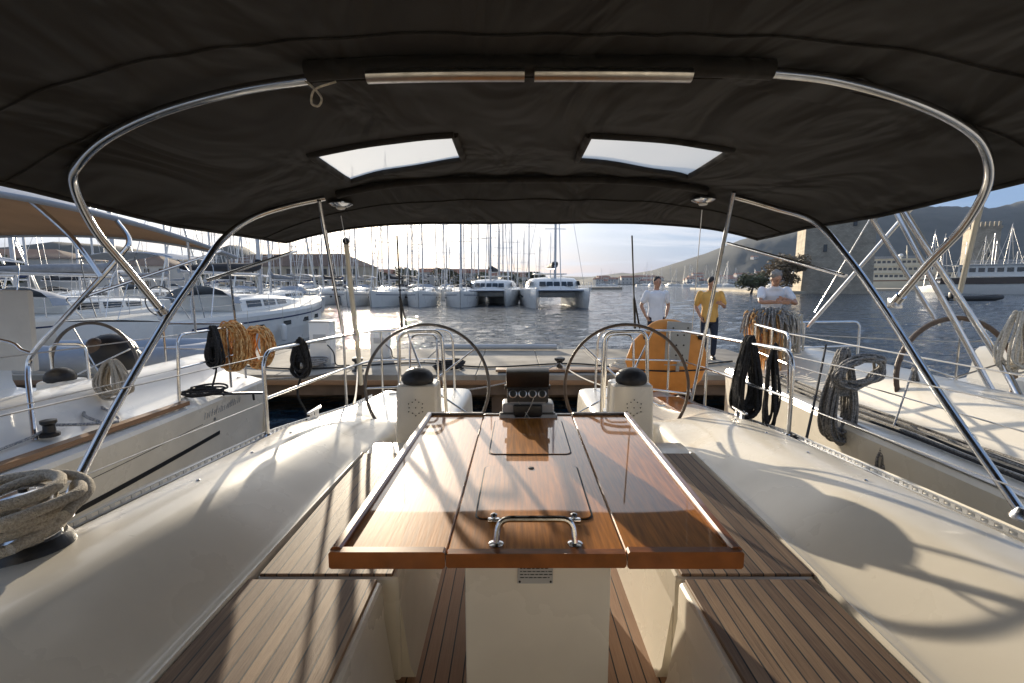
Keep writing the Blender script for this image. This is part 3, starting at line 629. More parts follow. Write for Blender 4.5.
line('mooring_line', (1.5, 4.5, -1.05), (.9, 8.95, -1.5), .15, .011, 'r_white', 'pale mooring line from the right quarter towards the middle quay bollard')
line('mooring_line', (1.6, 4.2, -1.0), (3.3, 8.9, -1.5), .10, .011, 'r_white', 'pale mooring line from the right quarter passing below the orange lifebuoy')
line('mooring_line', (-3.2, 5.5, -1.1), (-2.9, 8.9, -1.5), .10, .011, 'r_grey', 'grey mooring line from the stern of the left neighbouring yacht to the quay')
line('mooring_line', (2.9, 5.3, -.98), (3.3, 8.9, -1.5), .10, .010, 'r_grey', 'grey mooring line from the right neighbouring yacht to the quay')

# ================================================================ NEIGHBOUR YACHT, LEFT
nl = empty('sailing_yacht', (-4.95, 2.5, WZ), 'white sailing yacht with teak rail and tan bimini moored close on the left', 'sailing yacht', 'yachts moored stern to the quay')
XC = -4.95
def nlz(Y): return interp(Y, [(-2, -1.0), (2.5, -1.10), (5.7, -1.15)])
secsR = []; secsD = []
for Y in [-2+.35*i for i in range(23)]:
    b = 2.10 if Y < 3 else 2.10-.035*(Y-3)**1.5
    z = nlz(Y); 
    pr = [(b*.84, -2.55), (b*.93, -2.2), (b*.975, -1.8), (b, z-.12), (b+.008, z-.03), (b-.005, z)]
    secsR.append([V((XC-x, Y, zz)) for x, zz in pr[::-1]][::-1]+[V((XC+x, Y, zz)) for x, zz in pr[::-1]])
    dp = [(b-.005, z), (b-.06, z+.012), (b-.16, z+.04), (b-.24, z+.055), (b-.42, z+.13), (b-.55, z+.27), (b-.68, z+.30), (b-.80, z+.29), (b-.86, z+.2), (b-.90, z-.10), (b-1.30, z-.12), (b-1.38, z-.42), (.0, z-.43)]
    half = cat([V((XC+x, Y, zz)) for x, zz in dp], 3)
    secsD.append([V((2*XC-p.x, p.y, p.z)) for p in half][:-1]+half[::-1])
hull = MB(); secsR2 = [s[:6]+s[6:] for s in secsR]
for i in range(len(secsR)-1):
    a, b_ = secsR[i], secsR[i+1]
    for rngk in (range(0, 5), range(6, 11)):
        for k in rngk: hull.quad(a[k], a[k+1], b_[k+1], b_[k])
hull.add([p for p in secsD[-1]]+[V((p.x, p.y, -2.5)) for p in secsD[-1]], [[i, i+1, len(secsD[-1])+i+1, len(secsD[-1])+i] for i in range(len(secsD[-1])-1)])
nh = hull.build('hull', M['gel'], nl, 45)
MB().loft(secsD).build('deck', M['gelw'], nl, 45)
def onhull(Y, z):
    b = 2.10 if Y < 3 else 2.10-.035*(Y-3)**1.5
    return V((XC+interp(z, [(-2.2, b*.93), (-1.8, b*.975), (-1.22, b)]), Y, z))
MB().loft([[onhull(Y, -1.475)+V((.004, 0, 0)), onhull(Y, -1.515)+V((.004, 0, 0))] for Y in [-1+.3*i for i in range(20)]]).build('black_stripe', M['black'], nl)
MB().loft([[onhull(Y, -1.32)+V((.003, 0, 0)), onhull(Y, -1.325)+V((.003, 0, 0))] for Y in [-1+.3*i for i in range(19)]]).build('pinstripe', M['black'], nl)
MB().lathe([(.018, 0), (.018, .006)], onhull(4.6, -1.33), 12, Matrix.Rotation(R(90), 3, 'Y')).build('drain', M['steel_b'], nl)
tr = []
for Y in [.5+.25*i for i in range(16)]:
    z = nlz(Y)+.035; x = XC+2.0; tr.append([V((x-.035, Y, z)), V((x-.035, Y, z+.035)), V((x+.03, Y, z+.032)), V((x+.03, Y, z-.005))])
MB().loft(tr, closed=True, caps=True).build('teak_rail', M['teakrail'], nl)
# small slanted lettering on the hull side (too small to read in the photograph: a row of slanted strokes)
mb = MB(); random.seed(12); y = 4.42
while y < 5.12:
    h = random.uniform(.045, .085); b0 = onhull(y, -1.285)+V((.004, 0, 0))
    mb.bar(b0, onhull(y+h*.25, -1.285+h)+V((.004, 0, 0)), .003, .010)
    if random.random() < .6: mb.bar(onhull(y, -1.285+h*.5)+V((.004, 0, 0)), onhull(y+.03, -1.285+h*.55)+V((.004, 0, 0)), .003, .008)
    y += random.uniform(.03, .05)
mb.build('name_lettering', M['steel_b'], nl, 0)
# wheel, pedestal
wc = V((-4.05, 4.6, -.80)); rw = MB().tube(ring(wc, .42, 56), .016, 8, closed=True).build('steering_wheel', M['leather'], nl)
for i in range(4): a = R(25+90*i); MB().tube([wc, wc+V((.41*math.cos(a), 0, .41*math.sin(a)))], .007, 6).build('spoke', M['steel'], rw)
pd = MB().box((-4.0, 4.2, -1.15), (.28, .26, .6), bev=.05, seg=3).build('helm_pedestal', M['gelw'], nl)
MB().ball((-4.0, 4.18, -.83), (.12, .11, .09)).build('compass_cover', M['cover'], pd)
MB().tube(bendpath([(-4.18, 4.3, -1.3), (-4.18, 4.3, -.55), (-3.85, 4.3, -.55), (-3.85, 4.3, -1.3)], .08), .012, 8).build('guard_rail', M['steel'], nl)
# cream weather cloth panel at the left
MB().box(atY(8, 330, 3.9)+V((-.1, 0, 0)), (.62, .05, .66), Matrix.Rotation(R(2), 3, 'Y'), bev=.015).build('weather_cloth', M['canvas_white'], nl, 40)
# tan bimini
secs = []
for Y in [2.0+.2*i for i in range(17)]:
    e = .50-.07*max(0, Y-3.0)**1.5; secs.append([V((XC+2.05*s_*(1-.02*max(0, Y-4)), Y, e+(.30-.04*abs(Y-3.5))*(1-abs(s_)**2.4))) for s_ in [-1+.1*i for i in range(21)]])
ncan = MB().loft(secs).build('bimini_canvas', M['tan'], nl, 60); md = ncan.modifiers.new('t', 'SOLIDIFY'); md.thickness = .012; md.offset = 1
top = MB().loft([[p+V((0, 0, .018)) for p in s_] for s_ in secs]).build('bimini_top', M['bluegrey'], ncan, 60)
MB().tube([secs[-1][i] for i in range(21)], .02, 8).build('hem', M['bluegrey'], ncan, 60)
MB().tube([s_[-1] for s_ in secs], .02, 8).build('hem', M['bluegrey'], ncan, 60)
def nedge(Y, f=1.0): return V((XC+2.05*f, Y, .50-.07*max(0, Y-3.0)**1.5-.01))
hA = [atY(35, 441, 3.06), atY(31, 405, 3.20), atY(28, 372, 3.34), atY(34, 352, 3.37), atY(70, 312, 3.36), atY(118, 258, 3.44), atY(129, 240, 3.5), nedge(3.6)]
for P, r in ((hA, .017), ([V((-3.42, 3.4, .66)), atY(62, 228, 3.4), atY(82, 250, 3.38), atY(101, 277, 3.37)], .017), ([V((-4.3, 3.3, -.30)), atY(0, 340, 3.4), atY(22, 350, 3.38), atY(34, 354, 3.37)], .011)):
    MB().tube(cat(P, 5), r, 10).build('bimini_hoop', M['steel'], nl)
MB().tube([atY(84, 297, 3.37), nedge(4.85)], .012, 8).build('brace', M['steel'], nl)
MB().tube([nedge(5.0, .99), V((-3.0, 5.2, -.47))], .012, 8).build('brace', M['steel'], nl)
MB().tube([nedge(4.4, .99), V((-2.98, 4.5, -.47))], .010, 8).build('brace', M['steel'], nl)
# pushpit of left neighbour
rp = MB().tube(bendpath([(-2.98, 4.2, -1.08), (-2.98, 4.25, -.46), (-3.0, 5.3, -.47), (-3.15, 5.55, -.47), (-4.1, 5.62, -.47), (-4.1, 5.62, -1.0)], .1), .013, 10).build('pushpit', M['steel'], nl)
MB().tube(bendpath([(-2.98, 4.25, -.76), (-3.0, 5.3, -.77), (-3.15, 5.55, -.77), (-4.1, 5.62, -.77)], .1), .010, 8).build('middle_rail', M['steel'], rp)
for (x, y) in ((-2.98, 5.0), (-3.1, 5.5)): MB().tube([(x, y, -1.1), (x, y, -.46)], .012, 8).build('stanchion', M['steel'], rp)
for z in (-.46, -.76): MB().tube([(-2.98, 4.25, z), (-2.95, 2.2, z+.04), (-2.95, -1, z+.08)], .004, 6).build('lifeline', M['steel_b'], rp)
MB().tube([atX(213, 394, -2.93), atX(262, 393, -2.83)], .014, 8).tube([atX(253, 393, -2.83), atX(254, 400, -2.83)], .012, 8).build('boarding_bar', M['black'], nl)
MB().lathe([(.055, 0), (.055, .02), (.035, .03), (.032, .075), (.045, .09), (.045, .11), (.01, .115)], atZ(50, 436, -1.02), 18).build('winch', M['black'], nl)
MB().tube(cat([atZ(52, 425, -.98), atZ(90, 424, -1.0), atZ(120, 420, -1.0), atZ(95, 405, -.99), atZ(84, 415, -.99), atZ(110, 425, -1.0)], 5), .011, 8).build('jib_sheet', M['r_blue'], nl)
MB().tube([atZ(-40, 465, -1.02), atZ(30, 438, -1.0), atZ(50, 428, -.98)], .010, 8).build('sheet', M['r_blue'], nl)
hank('rope_hank', atX(112, 364, -3.25)+V((0, 0, .02)), .30, .26, 'r_tan', 16, .010, 'tan rope hank draped over the coaming beside the left neighbouring wheel', seed=9, wrap=0)
hank('rope_hank', atX(213, 328, -2.98), .40, .15, 'r_black', 16, .0095, 'black rope hank hanging left of the orange rope coils on the left neighbouring yacht', seed=11, wrap=.25, tail=[atX(216, 372, -2.98), atX(212, 388, -2.98)])
coil('rope_coil', atX(206, 397, -2.98)+V((0, 0, .01)), .15, 'r_black', 5, .010, 'flat black rope coil lying on the edge of the left neighbouring deck', seed=2, jit=.3)
def big_coil(name, c, w, h, m, n, r, label, seed, depth=.10, mats=None):
    random.seed(seed); mb = MB(); c = V(c)
    for i in range(n):
        ww = w/2*random.uniform(.35, 1.0); hh = h/2*random.uniform(.7, 1.0); dy = random.uniform(-depth, depth); ox = random.uniform(-.03, .03)
        mb.tube(cat([c+V((ox+ww*math.cos(a)*(1+random.uniform(-.12, .12)), dy+random.uniform(-.02, .02), hh*math.sin(a)*(1+random.uniform(-.06, .06))+(.1*w if abs(math.cos(a)) < .3 and math.sin(a) > 0 else 0)*-1)) for a in rng(0, 2*math.pi, 12)], 4, True), r, 6, closed=True)
    return tag(mb.build(name, M[m], None, 60), label, 'rope')
big_coil('rope_coil', atX(232, 346, -2.98), .32, .56, 'r_orange', 44, .0085, 'left one of two tall orange rope coils tied to the left neighbouring stern rail', 5)
big_coil('rope_coil', atX(258, 346, -3.02), .34, .54, 'r_orange', 44, .0085, 'right one of two tall orange rope coils tied to the left neighbouring stern rail', 6)
# bag by the neighbour's wheel, and grey inflatable dinghy beyond its stern
p = atY(112, 352, 5.1)
bag = empty('bag', p-V((0, 0, .2)), 'dark bulky bag with a brown patch seen through the left neighbouring wheel', 'bag')
MB().ball(p, (.26, .18, .20)).ball(p+V((.1, 0, -.08)), (.2, .17, .16)).build('bag_body', M['cover'], bag)
MB().ball(p+V((-.06, -.13, .08)), (.09, .06, .09)).build('brown_patch', M['leatherb'], bag)

import os
if os.environ.get('DBG'):
    for L_ in (aftL, aftR, frL, frR): print([(round(p.x, 2), round(p.y, 2), round(p.z, 2), round(cz(p.x, p.y), 2)) for p in L_])

t = empty('inflatable_dinghy', (-4.6, 6.7, WZ), 'grey inflatable dinghy between the left neighbouring stern and the quay', 'dinghy')
q = atY(160, 362, 6.6); MB().tube(cat([q+V((-2.2, .3, 0)), q+V((-.6, .05, 0)), q+V((.15, 0, .02)), q+V((.32, .5, .02)), q+V((.1, 1.0, .02)), q+V((-2.2, .9, 0))], 5), .20, 12).build('tube_hull', M['bluegrey'], t, 60)
MB().box(q+V((-1.1, .5, -.15)), (2.2, .8, .1), bev=.03).build('floor', M['grey'], t)

for (X, Y, m_, lb) in ((-3.9, 9.2, 'r_grey', 'grey rope coil lying on the quay left of the power pedestals'), (-1.2, 9.0, 'r_black', 'dark rope coil lying on the quay behind the left wheel'), (2.2, 9.1, 'r_white', 'pale rope coil lying on the quay behind the right wheel')):
    coil('rope_coil', (X, Y, -1.64), .24, m_, 6, .016, lb, seed=int(X*7) & 15, jit=.25)
tag(MB().tube(cat([V((-6, 9.6, -1.62)), V((-4, 9.0, -1.62)), V((-2, 9.7, -1.62)), V((-.5, 9.2, -1.62)), V((1.2, 9.6, -1.62)), V((2.6, 9.0, -1.62)), V((4.6, 9.9, -1.62))], 10), .016, 8).build('water_hose', M['rubber'], None, 60), 'dark water hose snaking along the whole quay', 'hose')
t = empty('mooring_plank', (1.0, 8.75, -1.64), 'weathered gangway plank lying along the front edge of the quay', 'plank')
MB().box((1.0, 8.8, -1.60), (2.6, .26, .04), bev=.006).build('board', M['teakrail'], t); MB().box((.0, 8.8, -1.63), (.06, .3, .03)).box((2.0, 8.8, -1.63), (.06, .3, .03)).build('batten', M['alu'], t)

# snap studs and small drain fittings along the coamings
for sx in (-1, 1):
    for y in (.9, 1.9, 2.3, 2.7, 3.1):
        if sx < 0 and y < 1.5: continue
        MB().lathe([(.008, 0), (.008, .003), (.004, .006)], (cx(y)+sx*1.38, y, zc(y)+.008), 10).build('snap_stud', M['steel'], yacht)
# ================================================================ NEIGHBOUR YACHT, RIGHT
nr = empty('sailing_yacht', (4.55, 2.5, WZ), 'cream sailing yacht with brown wheel and long bright poles moored close on the right', 'sailing yacht', 'yachts moored stern to the quay')
XR = 4.45
S1 = []; S2 = []
for Y in [-2+.3*i for i in range(26)]:
    b = 2.10 if Y < 3 else 2.10-.035*(Y-3)**1.5
    z = -.99
    pr = [(b*.84, -2.55), (b*.93, -2.2), (b*.975, -1.7), (b, z-.14), (b+.01, z-.03), (b-.005, z)]
    S1.append([V((XR-x, Y, zz)) for x, zz in pr]+[V((XR+x, Y, zz)) for x, zz in pr[::-1]])
    dp = [(b-.005, z), (b-.06, z+.012), (b-.2, z+.015), (b-.42, z+.02), (b-.50, z+.05), (b-.60, z+.19), (b-.72, z+.25), (b-.90, z+.27), (b-1.05, z+.22), (b-1.12, z-.1), (b-1.4, z-.12), (b-1.5, z-.4), (.0, z-.42)]
    half = cat([V((XR-x, Y, zz)) for x, zz in dp], 3); S2.append(half+[V((2*XR-p.x, p.y, p.z)) for p in half][::-1][1:])
hull = MB()
for i in range(len(S1)-1):
    for rk in (range(0, 5), range(6, 11)):
        for k in rk: hull.quad(S1[i][k], S1[i][k+1], S1[i+1][k+1], S1[i+1][k])
hull.add([p for p in S2[-1]]+[V((p.x, p.y, -2.5)) for p in S2[-1]], [[i, i+1, len(S2[-1])+i+1, len(S2[-1])+i] for i in range(len(S2[-1])-1)])
hull.build('hull', M['gel'], nr, 45); MB().loft(S2).build('deck', M['gel'], nr, 45)
MB().tube([(XR-2.09, Y, -.975) for Y in (-1.5, 0, 1.5, 3)]+[(XR-2.09+.035*(Y-3)**1.5, Y, -.975) for Y in (3.5, 4, 4.5, 5, 5.4)], .014, 8).build('rubbing_strake', M['alu'], nr)
random.seed(21)
for k, (x0, m_) in enumerate(((2.50, 'r_black'), (2.545, 'r_grey'), (2.60, 'r_black'), (2.66, 'r_grey'), (2.70, 'r_black'), (2.74, 'r_grey'))):
    P = [V((x0+random.uniform(-.015, .015)+(.10 if Y > 4.2 else 0)*(Y-4.2)/.8, Y, -.958+random.uniform(0, .006))) for Y in [-.5+.5*i for i in range(12)]]
    MB().tube(cat(P, 4), .009, 6).build('control_line', M[m_], nr, 60)
MB().box((3.0, 2.9, -.93), (.12, .06, .05), bev=.012).lathe([(.03, 0), (.03, .05)], (3.0, 2.9, -.93), 12).build('deck_block', M['steel'], nr)
wc = V((3.40, 3.62, -.72)); rw = MB().tube(ring(wc, .455, 60, tilt=R(-5)), .019, 10, closed=True).build('steering_wheel', M['leatherb'], nr)
for i in range(5): a = R(18+72*i); MB().tube([wc, wc+V((.44*math.cos(a), 0, .44*math.sin(a)))], .007, 6).build('spoke', M['steel'], rw)
pd = MB().box((3.85, 3.4, -1.0), (.26, .24, .62), bev=.05, seg=3).build('helm_pedestal', M['gelw'], nr)
MB().ball((3.85, 3.38, -.67), (.11, .1, .08)).build('compass_cover', M['cover'], pd)
for pts, d, r in (([(870, 148), (898, 215), (970, 350), (1024, 450), (1050, 500)], (4.0, 2.7), .020), ([(876, 150), (905, 213), (993, 350), (1024, 405), (1060, 470)], (4.1, 2.9), .023), ([(838, 160), (874, 222), (933, 315), (937, 322)], (4.3, 3.9), .018)):
    P = [atY(x, y, lerp(d[0], d[1], i/(len(pts)-1))) for i, (x, y) in enumerate(pts)]
    MB().tube(cat(P, 4), r, 12).build('bimini_pole', M['steel'], nr)
for a, b, r in (((955, 158, 4.0), (808, 327, 4.9), .019), ((905, 160, 4.3), (815, 312, 4.9), .006), ((1000, 120, 3.4), (960, 292, 5.4), .025)):
    MB().tube([atY(*a), atY(*b)], r, 10).build('brace', M['steel'] if r < .022 else M['buff'], nr)
MB().loft([[V((3.05+3.1*(q*.5+.5), y, .93+.28*(1-abs(q)**2.4)-.05*abs(y-3.4))) for q in [-1+.125*i for i in range(17)]] for y in [1.6+.25*i for i in range(13)]]).build('bimini_canvas', M['canvas_white'], nr, 60)
def RN(x, y, z): return V((x, y, z))
rp = MB().tube(bendpath([RN(2.47, 4.2, -.98), RN(2.47, 4.25, -.45), RN(2.62, 5.2, -.44), RN(2.9, 5.35, -.44), RN(4.0, 5.5, -.44), RN(4.0, 5.5, -.98)], .10), .014, 10).build('pushpit', M['steel'], nr)
MB().tube(bendpath([RN(2.47, 4.25, -.72), RN(2.62, 5.2, -.72), RN(4.0, 5.5, -.72)], .1), .010, 8).build('middle_rail', M['steel'], rp)
for (x, y) in ((2.62, 5.15), (2.50, 4.6), (3.3, 5.4)): MB().tube([RN(x, y, -.98), RN(x, y, -.44)], .012, 8).build('stanchion', M['steel'], rp)
for z in (-.45, -.72): MB().tube([RN(2.47, 4.25, z), RN(2.50, 2.1, z-.0), RN(2.5, -1, z)], .0045, 6).build('lifeline', M['steel_b'], rp)
MB().tube([RN(2.50, 2.1, -.98), RN(2.50, 2.1, -.44)], .013, 8).build('stanchion', M['steel'], rp)
MB().tube([RN(2.47, 4.25, -.45), RN(3.3, 3.7, -.45), RN(4.2, 3.4, -.42)], .004, 6).build('lifeline', M['steel_b'], rp)
hank('rope_hank', atX(843, 352, 2.33), .66, .22, 'r_grey', 30, .009, 'thick grey rope hank hanging from the right neighbouring lifeline, left of the steel pole', seed=31, wrap=.34)
random.seed(5); mb = MB(); c0 = atX(862, 372, 2.40)
for i in range(12):
    w = random.uniform(.12, .17); h = random.uniform(.07, .11)
    mb.tube(cat([c0+V((w*math.cos(a)-.02, random.uniform(-.04, .04), h*math.sin(a)+.25*w*math.cos(a)+random.uniform(-.01, .01))) for a in rng(0, 2*math.pi, 10)], 4, True), .010, 6, closed=True)
tag(mb.build('rope_coil', M['r_grey'], None, 60), 'horizontal grey rope loop tied through the upper part of the thick grey hank', 'rope')
hank('rope_hank', atY(1020, 314, 3.4), .44, .22, 'r_white', 14, .008, 'pale cream rope hank at the right edge beside the brown wheel', seed=33, wrap=0)
hank('rope_hank', atY(915, 370, 3.6), .52, .11, 'r_grey', 5, .009, 'loose grey rope loops hanging under the wheel of the right neighbouring yacht', seed=35, wrap=0)
hank('rope_hank', atY(886, 442, 2.95), .22, .09, 'r_grey', 7, .008, 'short grey rope hank with tied end hanging low over the right neighbouring hull side', seed=36, wrap=.1)
line('tied_line', atY(912, 372, 3.6), atY(884, 455, 2.95), .0, .007, 'r_blue', 'grey line stretched diagonally down from the right wheel to the short low hank')
line('tied_line', atY(826, 345, 4.3), atY(805, 445, 3.0), .02, .009, 'r_black', 'dark line leading down beside the bend of the right stern rail')
# big bundle of ropes the man handles
bc = atY(772, 318, 5.35)
random.seed(41)
def strands(name, m, n, r, label, x0, x1, ztop, zbot, seed, dy=.12, heap=0.0):
    random.seed(seed); mb = MB()
    for i in range(n):
        x = random.uniform(x0, x1); l = random.uniform(.35, 1.0); y = random.uniform(-dy, dy); w = random.uniform(.02, .06)
        zt = ztop+random.uniform(-.03, .04); zb = lerp(ztop, zbot, l)
        P = [bc+V((x, y+.02, zt-.05)), bc+V((x+random.uniform(-.03, .03), y-.04, lerp(zt, zb, .4))), bc+V((x+random.uniform(-.03, .03), y-.05, zb)), bc+V((x+w, y-.03, zb+.01)), bc+V((x+w+random.uniform(-.03, .03), y, lerp(zt, zb, .4))), bc+V((x+w, y+.04, zt-.05)), bc+V((x+w*.5, y+.02, zt))]
        mb.tube(cat(P, 4, True), r, 5, closed=True)
    return tag(mb.build(name, M[m], None, 60), label, 'rope', None)
strands('rope_bundle', 'r_orange', 34, .008, 'orange part of the large rope bundle hanging beneath the leaning man, on its left side', -.28, .05, .06, -.62, 2)
strands('rope_bundle', 'r_white', 44, .0075, 'cream strands hanging lowest in the large rope bundle beneath the leaning man', -.08, .27, .05, -.78, 3)
mb = MB(); random.seed(17)
for i in range(150):
    a = random.uniform(0, math.pi*2); q = random.random()**.6; sx_ = -.03+math.cos(a)*.26*q; sy = math.sin(a)*.15*q
    h = .10*(1-q*q)
    p0 = bc+V((sx_*.35, sy*.3, .01+h)); p1 = bc+V((sx_, sy, .01+h*.5+random.uniform(0, .05))); p2 = bc+V((sx_*1.15+random.uniform(-.05, .05), sy*1.25-.03, -.05-random.uniform(0, .16)))
    mb.tube(cat([p0, p1, p2], 4), .0085, 5)
tag(mb.build('rope_bundle', M['r_grey'], None, 60), 'heap of frayed grey rope on top of the large bundle under the leaning man', 'rope')

# ================================================================ PEOPLE
def remesh(mb, name, m, parent, vox, smooth=3):
    o = mb.build(name, m, parent, 0)
    md = o.modifiers.new('r', 'REMESH'); md.mode = 'VOXEL'; md.voxel_size = vox; md.use_smooth_shade = True
    ms = o.modifiers.new('s', 'SMOOTH'); ms.iterations = smooth; ms.factor = .5
    bpy.context.view_layer.update(); dg = bpy.context.evaluated_depsgraph_get()
    me = bpy.data.meshes.new_from_object(o.evaluated_get(dg)); o.modifiers.clear(); o.data = me; me.name = name
    return o
skin = mat('skin', (.46, .25, .16), .5, var=.15, vscale=12); skin.node_tree.nodes['Principled BSDF'].inputs['Subsurface Weight'].default_value = .1
skin.node_tree.nodes['Principled BSDF'].inputs['Subsurface Radius'].default_value = (.01, .005, .003)
def limb(mb, pts, rs, n=12):
    P = cat(pts, 4); k = len(P); rr = [lerp(rs[min(int(i/4), len(rs)-1)], rs[min(int(i/4)+1, len(rs)-1)], (i % 4)/4) for i in range(k)]
    mb.tube(P, rr, n); mb.ball(P[0], rr[0], n=10, m=6); mb.ball(P[-1], rr[-1], n=10, m=6)
def person(loc, rz, label, J, shirt, trousers, hair, hairstyle, scale=1.0, shoes='black'):
    root = empty('person', (0, 0, 0), label, 'person'); mb = MB(); hd = V(J['head']); ht = J.get('tilt', (0, 0, 0))
    rot = Matrix.Rotation(ht[0], 3, 'X') @ Matrix.Rotation(ht[2], 3, 'Z')
    H = lambda x, y, z: hd+rot @ V((x, y, z))
    mb.ball(hd, (.076, .094, .108), rot, 18, 12); mb.ball(H(0, -.03, -.06), (.055, .06, .055), rot)
    mb.ball(H(0, -.094, -.012), (.012, .018, .022), rot, 8, 6); mb.ball(H(0, -.084, -.053), (.024, .012, .009), rot, 8, 6); mb.ball(H(0, -.075, .03), (.05, .02, .012), rot, 8, 6)
    for s in (-1, 1): mb.ball(H(s*.078, .005, -.01), (.010, .018, .03), rot, 8, 6)
    nk = V(J['neck']); mb.tube([nk-V((0, 0, .06)), nk, H(0, .015, -.07)], [.07, .055, .056], 12)
    pel = V(J['pelvis']); ch = V(J['chest'])
    def torso(mb, g):
        secs = []; C_ = [(pel+V((0, 0, -.08)), .15, .10), (pel, .165, .115), (pel.lerp(ch, .4), .142, .105), (pel.lerp(ch, .8), .165, .115), (ch, .175, .118), (ch+V((0, .0, .08)), .17, .10), (nk+V((0, 0, -.03)), .09, .07)]
        for c_, a, b in C_: secs.append([c_+V(((a+g)*math.cos(t), (b+g)*math.sin(t), 0)) for t in rng(0, 2*math.pi, 20)])
        mb.loft(secs, closed=True, caps=True)
    torso(mb, 0)
    for s, k in ((-1, 'L'), (1, 'R')):
        sh, el, wr = [V(q) for q in J['arm'+k]]; limb(mb, [sh, sh.lerp(el, .5), el, el.lerp(wr, .5), wr], [.052, .045, .038, .036, .026])
        hdn = V(J.get('hand'+k, (wr-el))).normalized(); side = V(J.get('side'+k, (0, -1, 0))); side = (side-hdn*side.dot(hdn)).normalized(); nrm = hdn.cross(side)
        pc = wr+hdn*.05; 
        Mx = Matrix((side, hdn, nrm)).transposed(); mb.ball(pc, (.040, .052, .016), Mx, 12, 8)
        for i in range(4):
            b0 = wr+hdn*.088+side*(-.028+.019*i); ln = (.062, .075, .07, .055)[i]; cu = nrm*(-.018)
            mb.tube(cat([b0-hdn*.02, b0+hdn*ln*.45, b0+hdn*ln*.8+cu*.6, b0+hdn*ln*.95+cu*1.6], 3), [.0095]*7+[.0085]*3, 7)
        mb.tube(cat([wr+hdn*.03+side*.028, wr+hdn*.06+side*.055, wr+hdn*.095+side*.062-nrm*.01], 3), [.0115]*4+[.0095]*3, 7)
        hp, kn, an = [V(q) for q in J['leg'+k]]; limb(mb, [hp, hp.lerp(kn, .5), kn, kn.lerp(an, .45), an], [.085, .075, .055, .052, .038])
    remesh(mb, 'body', skin, root, .0085)
    sm = MB(); torso(sm, .018)
    for s, k in ((-1, 'L'), (1, 'R')):
        sh, el, wr = [V(q) for q in J['arm'+k]]; e = sh.lerp(el, J.get('sleeve', .62)); limb(sm, [sh, sh.lerp(e, .5), e], [.072, .070, .068])
    hem = pel+V((0, 0, -.1)); sm.loft([[hem+V((.178*math.cos(t), .128*math.sin(t), z)) for t in rng(0, 2*math.pi, 20)] for z in (-.03, .12)], closed=True, caps=True)
    so = remesh(sm, 'shirt', shirt, root, .013, 4)
    # collar
    MB().tube([nk+V((.068*math.cos(a), .062*math.sin(a), -.012-.012*math.sin(-a))) for a in rng(0, 2*math.pi, 16)], .011, 6, closed=True).build('collar', shirt, so, 60)
    tm_ = MB(); tm_.loft([[pel+V(((.168-.01*i)*math.cos(t), .122*math.sin(t), z)) for t in rng(0, 2*math.pi, 20)] for i, z in enumerate((.0, -.16))], closed=True, caps=True)
    for k in 'LR':
        hp, kn, an = [V(q) for q in J['leg'+k]]; limb(tm_, [hp, hp.lerp(kn, .5), kn, kn.lerp(an, .5), an+V((0, 0, .03))], [.098, .09, .072, .066, .058])
    remesh(tm_, 'trousers', trousers, root, .014, 4)
    for k in 'LR':
        an = V(J['leg'+k][2]); t = an.copy(); MB().ball(t+V((0, -.045, -.055)), (.048, .13, .042)).box(t+V((0, -.04, -.088)), (.088, .25, .022), bev=.008).build('shoe', M[shoes], root, 60)
    # hair
    hm = MB()
    if hairstyle == 'short':
        hm.ball(H(0, .020, .036), (.084, .093, .094), rot, 18, 12)
    else:
        hm.ball(H(0, .022, .045), (.09, .094, .088), rot, 18, 12); hm.ball(H(0, .05, -.04), (.078, .06, .07), rot)
        random.seed(3)
        for i in range(26):
            a = random.uniform(-.2, math.pi+.2); b = random.uniform(-.3, 1.2); hm.ball(H(.085*math.cos(a)*math.cos(b), .012+.085*math.sin(a)*math.cos(b), .045+.085*math.sin(b)), (.026, .026, .022), rot, 8, 6)
    remesh(hm, 'hair', hair, root, .009, 2)
    for s in (-1, 1): MB().ball(H(s*.03, -.083, .008), (.011, .007, .0065), rot, 10, 8).build('eye', M['black'], root, 60)
    root.scale = (scale,)*3; root.location = loc; root.rotation_euler.z = rz
    return root
whiteT = mat('white_tshirt', (.72, .74, .78), .85, var=.1, vscale=9, bump=.5, bscale=10)
yelT = mat('yellow_shirt', (.66, .38, .10), .85, var=.15, vscale=9, bump=.5, bscale=10)
navy = mat('navy_trousers', (.018, .022, .04), .85, bump=.4, bscale=14)
jeans = mat('dark_jeans', (.02, .03, .055), .85, var=.4, vscale=12, bump=.4, bscale=14)
hairD = mat('dark_hair', (.015, .011, .009), .6, bump=.8, bscale=90); hairG = mat('grey_hair', (.30, .27, .24), .7, bump=.8, bscale=70, var=.4, vscale=25)
legs = dict(legL=[(-.09, 0, .90), (-.10, -.02, .49), (-.105, .03, .09)], legR=[(.09, 0, .90), (.11, -.02, .49), (.115, .03, .09)])
J1 = dict(head=(0, -.03, 1.66), tilt=(R(6), 0, 0), neck=(0, 0, 1.50), pelvis=(0, 0, .95), chest=(0, 0, 1.34), armL=[(-.205, .01, 1.42), (-.30, .06, 1.16), (-.235, -.02, .94)], armR=[(.205, .01, 1.42), (.30, .06, 1.16), (.225, -.03, .95)], handL=(.5, -.3, -.8), handR=(-.5, -.3, -.8), sideL=(.3, -1, 0), sideR=(-.3, -1, 0), **legs)
person((3.10, 10.35, -1.64), R(6), 'man in white T-shirt and dark trousers standing on the quay with hands at his hips', J1, whiteT, navy, hairD, 'short', 1.0)
